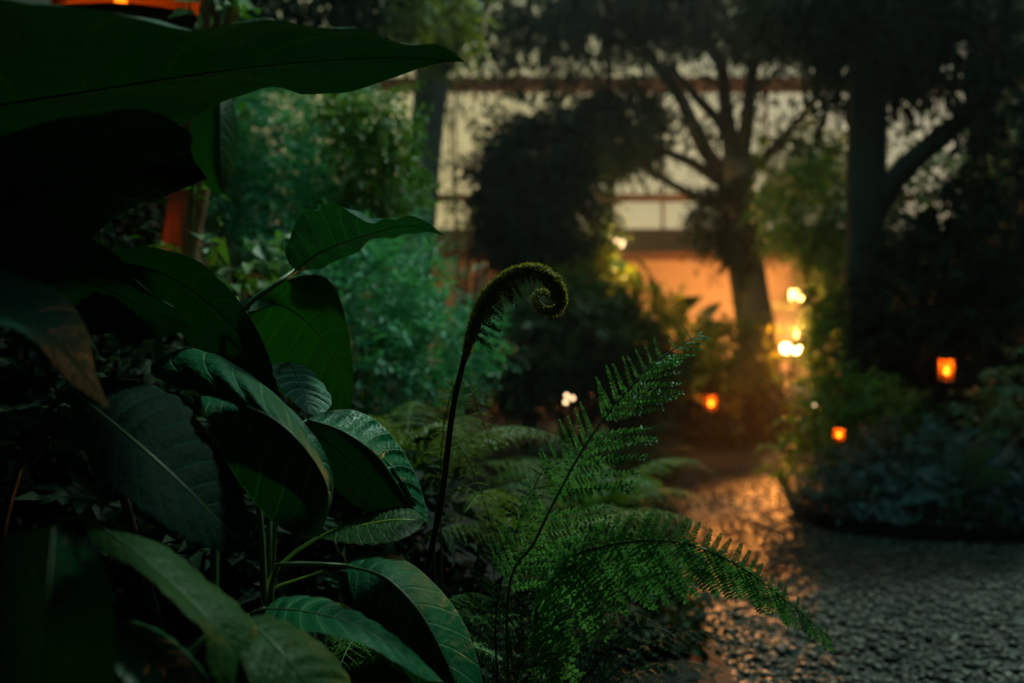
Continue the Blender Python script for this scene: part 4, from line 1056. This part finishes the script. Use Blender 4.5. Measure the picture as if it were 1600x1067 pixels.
# lamplit hanging lantern above the giant leaf
hl = P(225, 52, 3.0)
hr_ = empty('hanging_lantern', (hl.x, hl.y, hl.z), 'large amber hanging lantern glowing above the giant leaf at the top left', 'lantern')
wv = 0.40
for k in range(4):
    a = PI / 4 + k * PI / 2
    MB().box((hl.x + wv * 0.70 * math.cos(a) * 0.72, hl.y + wv * 0.70 * math.sin(a) * 0.72, hl.z + 0.17), (0.022, 0.022, 0.36), 0).build('upright', M['lantern_metal'], hr_)
    b = k * PI / 2
    MB().box((hl.x + wv * 0.48 * math.cos(b), hl.y + wv * 0.48 * math.sin(b), hl.z + 0.17), (0.004, wv * 0.94, 0.33), b).build('pane', M['amber_milky'], hr_)
MB().lathe((hl.x, hl.y, hl.z + 0.35), [(wv * 0.75, 0), (wv * 0.76, 0.02), (0.06, 0.14), (0.02, 0.16)], 24).build('cap', M['lantern_metal'], hr_)
MB().lathe((hl.x, hl.y, hl.z - 0.02), [(wv * 0.70, 0), (wv * 0.72, 0.015), (wv * 0.6, 0.025)], 24).build('base', M['lantern_metal'], hr_)
MB().lathe((hl.x - 0.07, hl.y, hl.z + 0.02), [(0.03, 0), (0.03, 0.05), (0.01, 0.055)], 12).build('candle', M['wax'], hr_)
MB().lathe((hl.x - 0.07, hl.y, hl.z + 0.075), [(0.004, 0), (0.018, 0.02), (0.014, 0.05), (0.002, 0.09)], 12).build('flame', M['flame'], hr_, True)
MB().tube([(hl.x, hl.y, hl.z + 0.5), (hl.x, hl.y, 3.5), (hl.x, hl.y, ZC)], 0.008, 6).build('chain', M['lantern_metal'], hr_)
point_light('candle_light', (hl.x, hl.y, hl.z + 0.2), 0.45, (1.0, 0.48, 0.12), 0.03, hr_)

# small palm under the pale bulbs
pc = P(968, 412, 8.3)
pm = empty('small_palm', (pc.x, pc.y, Z0), 'small palm with a drooping spiky crown under the pale bulbs', 'palm')
MB().tube([(pc.x, pc.y, 0.03), (pc.x + 0.02, pc.y, pc.z * 0.5), (pc.x, pc.y, pc.z)], [0.07, 0.06, 0.055], 10).build('trunk', M['bark'], pm, True)
rng = random.Random(9)
for k in range(26):
    a = rng.uniform(0, 2 * PI); e = rng.uniform(-0.5, 1.2); L = rng.uniform(0.30, 0.48)
    h = Vector((math.cos(a), math.sin(a), 0)); p = pc.copy(); pts = [p.copy()]
    for q in range(6):
        ee = e - q * 0.28; p = p + (h * math.cos(ee) + Vector((0, 0, math.sin(ee)))) * L / 6; pts.append(p.copy())
    sd = h.cross(Vector((0, 0, 1))); vs = []; fs = []
    for i, q in enumerate(pts):
        w = 0.028 * math.sin(PI * (0.12 + 0.86 * i / 6)) + 0.001
        vs += [q - sd * w, q + Vector((0, 0, -w * 0.5)), q + sd * w]
    for i in range(6):
        fs += [(i * 3, i * 3 + 1, i * 3 + 4, i * 3 + 3), (i * 3 + 1, i * 3 + 2, i * 3 + 5, i * 3 + 4)]
    MB().add(vs, fs).build('leaf', M['f_deep'], pm, True)

# broad-leaved plant silhouetted against the orange wall
bl = empty('banana_plant', ground_under(1060, 560, 9.6), 'broad-leaved plant silhouetted against the orange lamplit wall', 'plant')
b0 = ground_under(1060, 560, 9.6)
for (bx, by, tx, ty, w, dd) in ((1030, 520, 1100, 462, 26, 9.5), (1045, 530, 1012, 425, 22, 9.5), (1080, 535, 1130, 470, 20, 9.6), (1075, 540, 1142, 505, 20, 9.4), (1040, 545, 985, 480, 22, 9.4), (1060, 545, 1062, 450, 26, 9.6), (1095, 555, 1128, 520, 16, 9.3)):
    mx_, my_ = (bx + tx) / 2, (by + ty) / 2 - 12
    nx_, ny_ = -(ty - by), (tx - bx); ln = math.hypot(nx_, ny_); nx_, ny_ = nx_ / ln * w / 2, ny_ / ln * w / 2
    make_leaf(bl, LY, (bx, by, dd), (tx, ty, dd), [(mx_, my_, dd)], [(mx_ + nx_, my_ + ny_, dd + 0.06)], [(mx_ - nx_, my_ - ny_, dd - 0.06)], nt_=16, nu=4, rib=0.006, nv=8)
    petiole(bl, [(bx, by, dd), ((bx + 1060) / 2, by + 40, 9.6), b0], 0.008, 0.018, n=10)

# pale-leaved plant on the right bed
bp = empty('pale_blue_plant', ground_under(1500, 760, 4.6), 'pale blue-grey broad leaves beside the path at the right', 'plant')
b0 = ground_under(1500, 760, 4.6)
LP = leaf_mat('pale_blue_leaf', (0.12, 0.19, 0.22), (0.32, 0.40, 0.42), 8, rough=0.5)
for (bx, by, tx, ty, w, dd) in ((1490, 750, 1560, 700, 34, 4.6), (1500, 760, 1478, 700, 26, 4.7), (1510, 765, 1585, 745, 30, 4.5), (1490, 770, 1430, 735, 28, 4.65), (1540, 790, 1572, 826, 26, 4.45), (1480, 775, 1400, 790, 24, 4.6)):
    mx_, my_ = (bx + tx) / 2, (by + ty) / 2 - 10
    nx_, ny_ = -(ty - by), (tx - bx); ln = math.hypot(nx_, ny_); nx_, ny_ = nx_ / ln * w / 2, ny_ / ln * w / 2
    make_leaf(bp, LP, (bx, by, dd), (tx, ty, dd - 0.03), [(mx_, my_, dd)], [(mx_ + nx_, my_ + ny_, dd + 0.05)], [(mx_ - nx_, my_ - ny_, dd - 0.05)], nt_=16, nu=4, rib=0.003, nv=8, puff=0.1)
    petiole(bp, [(bx, by, dd), ((bx + 1500) / 2, by + 20, 4.6), b0], 0.004, 0.008, n=10)

# small blue-grey post with a pale cap by the far wall
q = P(752, 480, 11.0)
pt = empty('garden_post', (q.x, q.y, Z0), 'blue-grey post with a pale rounded cap by the far wall', 'post')
ztop = P(752, 432, 11.0).z
MB().box((q.x, q.y, (ztop + 0.03) / 2), (0.15, 0.15, ztop - 0.03), 0.3).build('shaft', M['blue_post'], pt, bevel=0.01)
MB().lathe((q.x + 0.02, q.y, ztop), [(0.03, 0), (0.055, 0.03), (0.06, 0.08), (0.045, 0.13), (0.01, 0.15)], 14).build('cap', M['white_enamel'], pt, True)


# floodlight head on the garden lamp's post, aimed along the path
fz = 1.36
MB().tube([(lp.x + 0.07, lp.y + 0.03, 0.03), (lp.x + 0.07, lp.y + 0.03, 0.7), (lp.x + 0.07, lp.y + 0.03, fz)], 0.016, 8).build('flood_post', M['lantern_metal'], lr)
MB().box((lp.x + 0.07, lp.y + 0.06, fz + 0.02), (0.17, 0.06, 0.13), 0.25).build('flood_housing', M['lantern_metal'], lr, bevel=0.008)
MB().box((lp.x + 0.062, lp.y + 0.024, fz + 0.02), (0.14, 0.008, 0.10), 0.25).build('flood_glass', M['flame'], lr)
sl = bpy.data.lights.new('flood_light', 'SPOT'); sl.energy = 2000; sl.color = (1.0, 0.32, 0.055); sl.shadow_soft_size = 0.05
sl.spot_size = math.radians(15.5); sl.spot_blend = 0.8
so = bpy.data.objects.new('flood_light', sl); C.objects.link(so); so.parent = lr
fp = Vector((lp.x + 0.06, lp.y - 0.02, fz + 0.02)); so.location = fp - root_loc(lr)
so.rotation_euler = (Vector((1.12, 4.55, 0.0)) - fp).to_track_quat('-Z', 'Y').to_euler()

# added lantern, unseen behind the left leaves, put in to light the red bark
lantern(at_px(135, 405, 2.60), 0.05, 0.08, 'unseen lantern added behind the dark left leaves to light the red bark', Z0, 0.35)
foliage(t1, [blob(450, -25, 5.6, 120, 48, .3), blob(370, -10, 5.4, 60, 45, .25), blob(540, -20, 5.8, 60, 45, .3)], 2200, 0.09, M['f_dark'], seed=12, name='dark_crown', droop=0.5)

bush('edge_shade_foliage', 'low near-black foliage added for the shade along the left edge of the path', 'shrub',
     [blob(985, 1010, 2.75, 85, 60, .15), blob(1035, 1045, 2.66, 58, 52, .14), blob(1020, 960, 3.0, 50, 45, .14), blob(975, 945, 3.15, 85, 52, .2), blob(985, 870, 3.8, 50, 45, .3), blob(990, 800, 4.7, 42, 40, .4), blob(1000, 735, 6.0, 36, 40, .5), blob(1015, 690, 7.6, 30, 35, .5)],
     22000, 0.05, M['f_dark'], seed=80, stems=6, aspect=0.5, droop=0.1)  # near-black fill darkens the bed edge where only shade lies

bush('lamp_side_shrub', 'wispy shrub lit orange just right of the glaring garden lamp', 'shrub',
     [blob(1272, 500, 10.7, 26, 62, .2), blob(1262, 440, 10.8, 24, 50, .2), blob(1288, 545, 10.5, 24, 30, .2)], 700, 0.10, M['f_olive'], seed=81, stems=4, aspect=0.25, droop=-0.6)
bush('painted_lit_top', 'added band of leaves, coloured yellow as if lit, behind the top of the curled fern shoot', 'shrub',
     [blob(885, 430, 7.7, 55, 20, .22), blob(935, 442, 7.7, 40, 26, .22), blob(850, 448, 7.7, 40, 25, .22)], 1600, 0.09, M['f_yellow'], seed=82, stems=5, aspect=0.4, droop=0.2)  # lit top of the dark hedge shrub, put in as yellow leaves

# thin evening haze in the back half of the house
m_, t_, o_ = new_mat('evening_haze')
v_ = N(t_, 'ShaderNodeVolumeScatter'); v_.inputs['Density'].default_value = 0.0058; v_.inputs['Anisotropy'].default_value = 0.4
t_.links.new(v_.outputs[0], o_.inputs['Volume'])
hz = MB().box((1.2, 7.6, 2.65), (8.6, 8.4, 5.2)).build('evening_haze', m_)
props(hz, 'thin evening haze hanging in the back half of the glasshouse', 'haze', None, 'stuff')
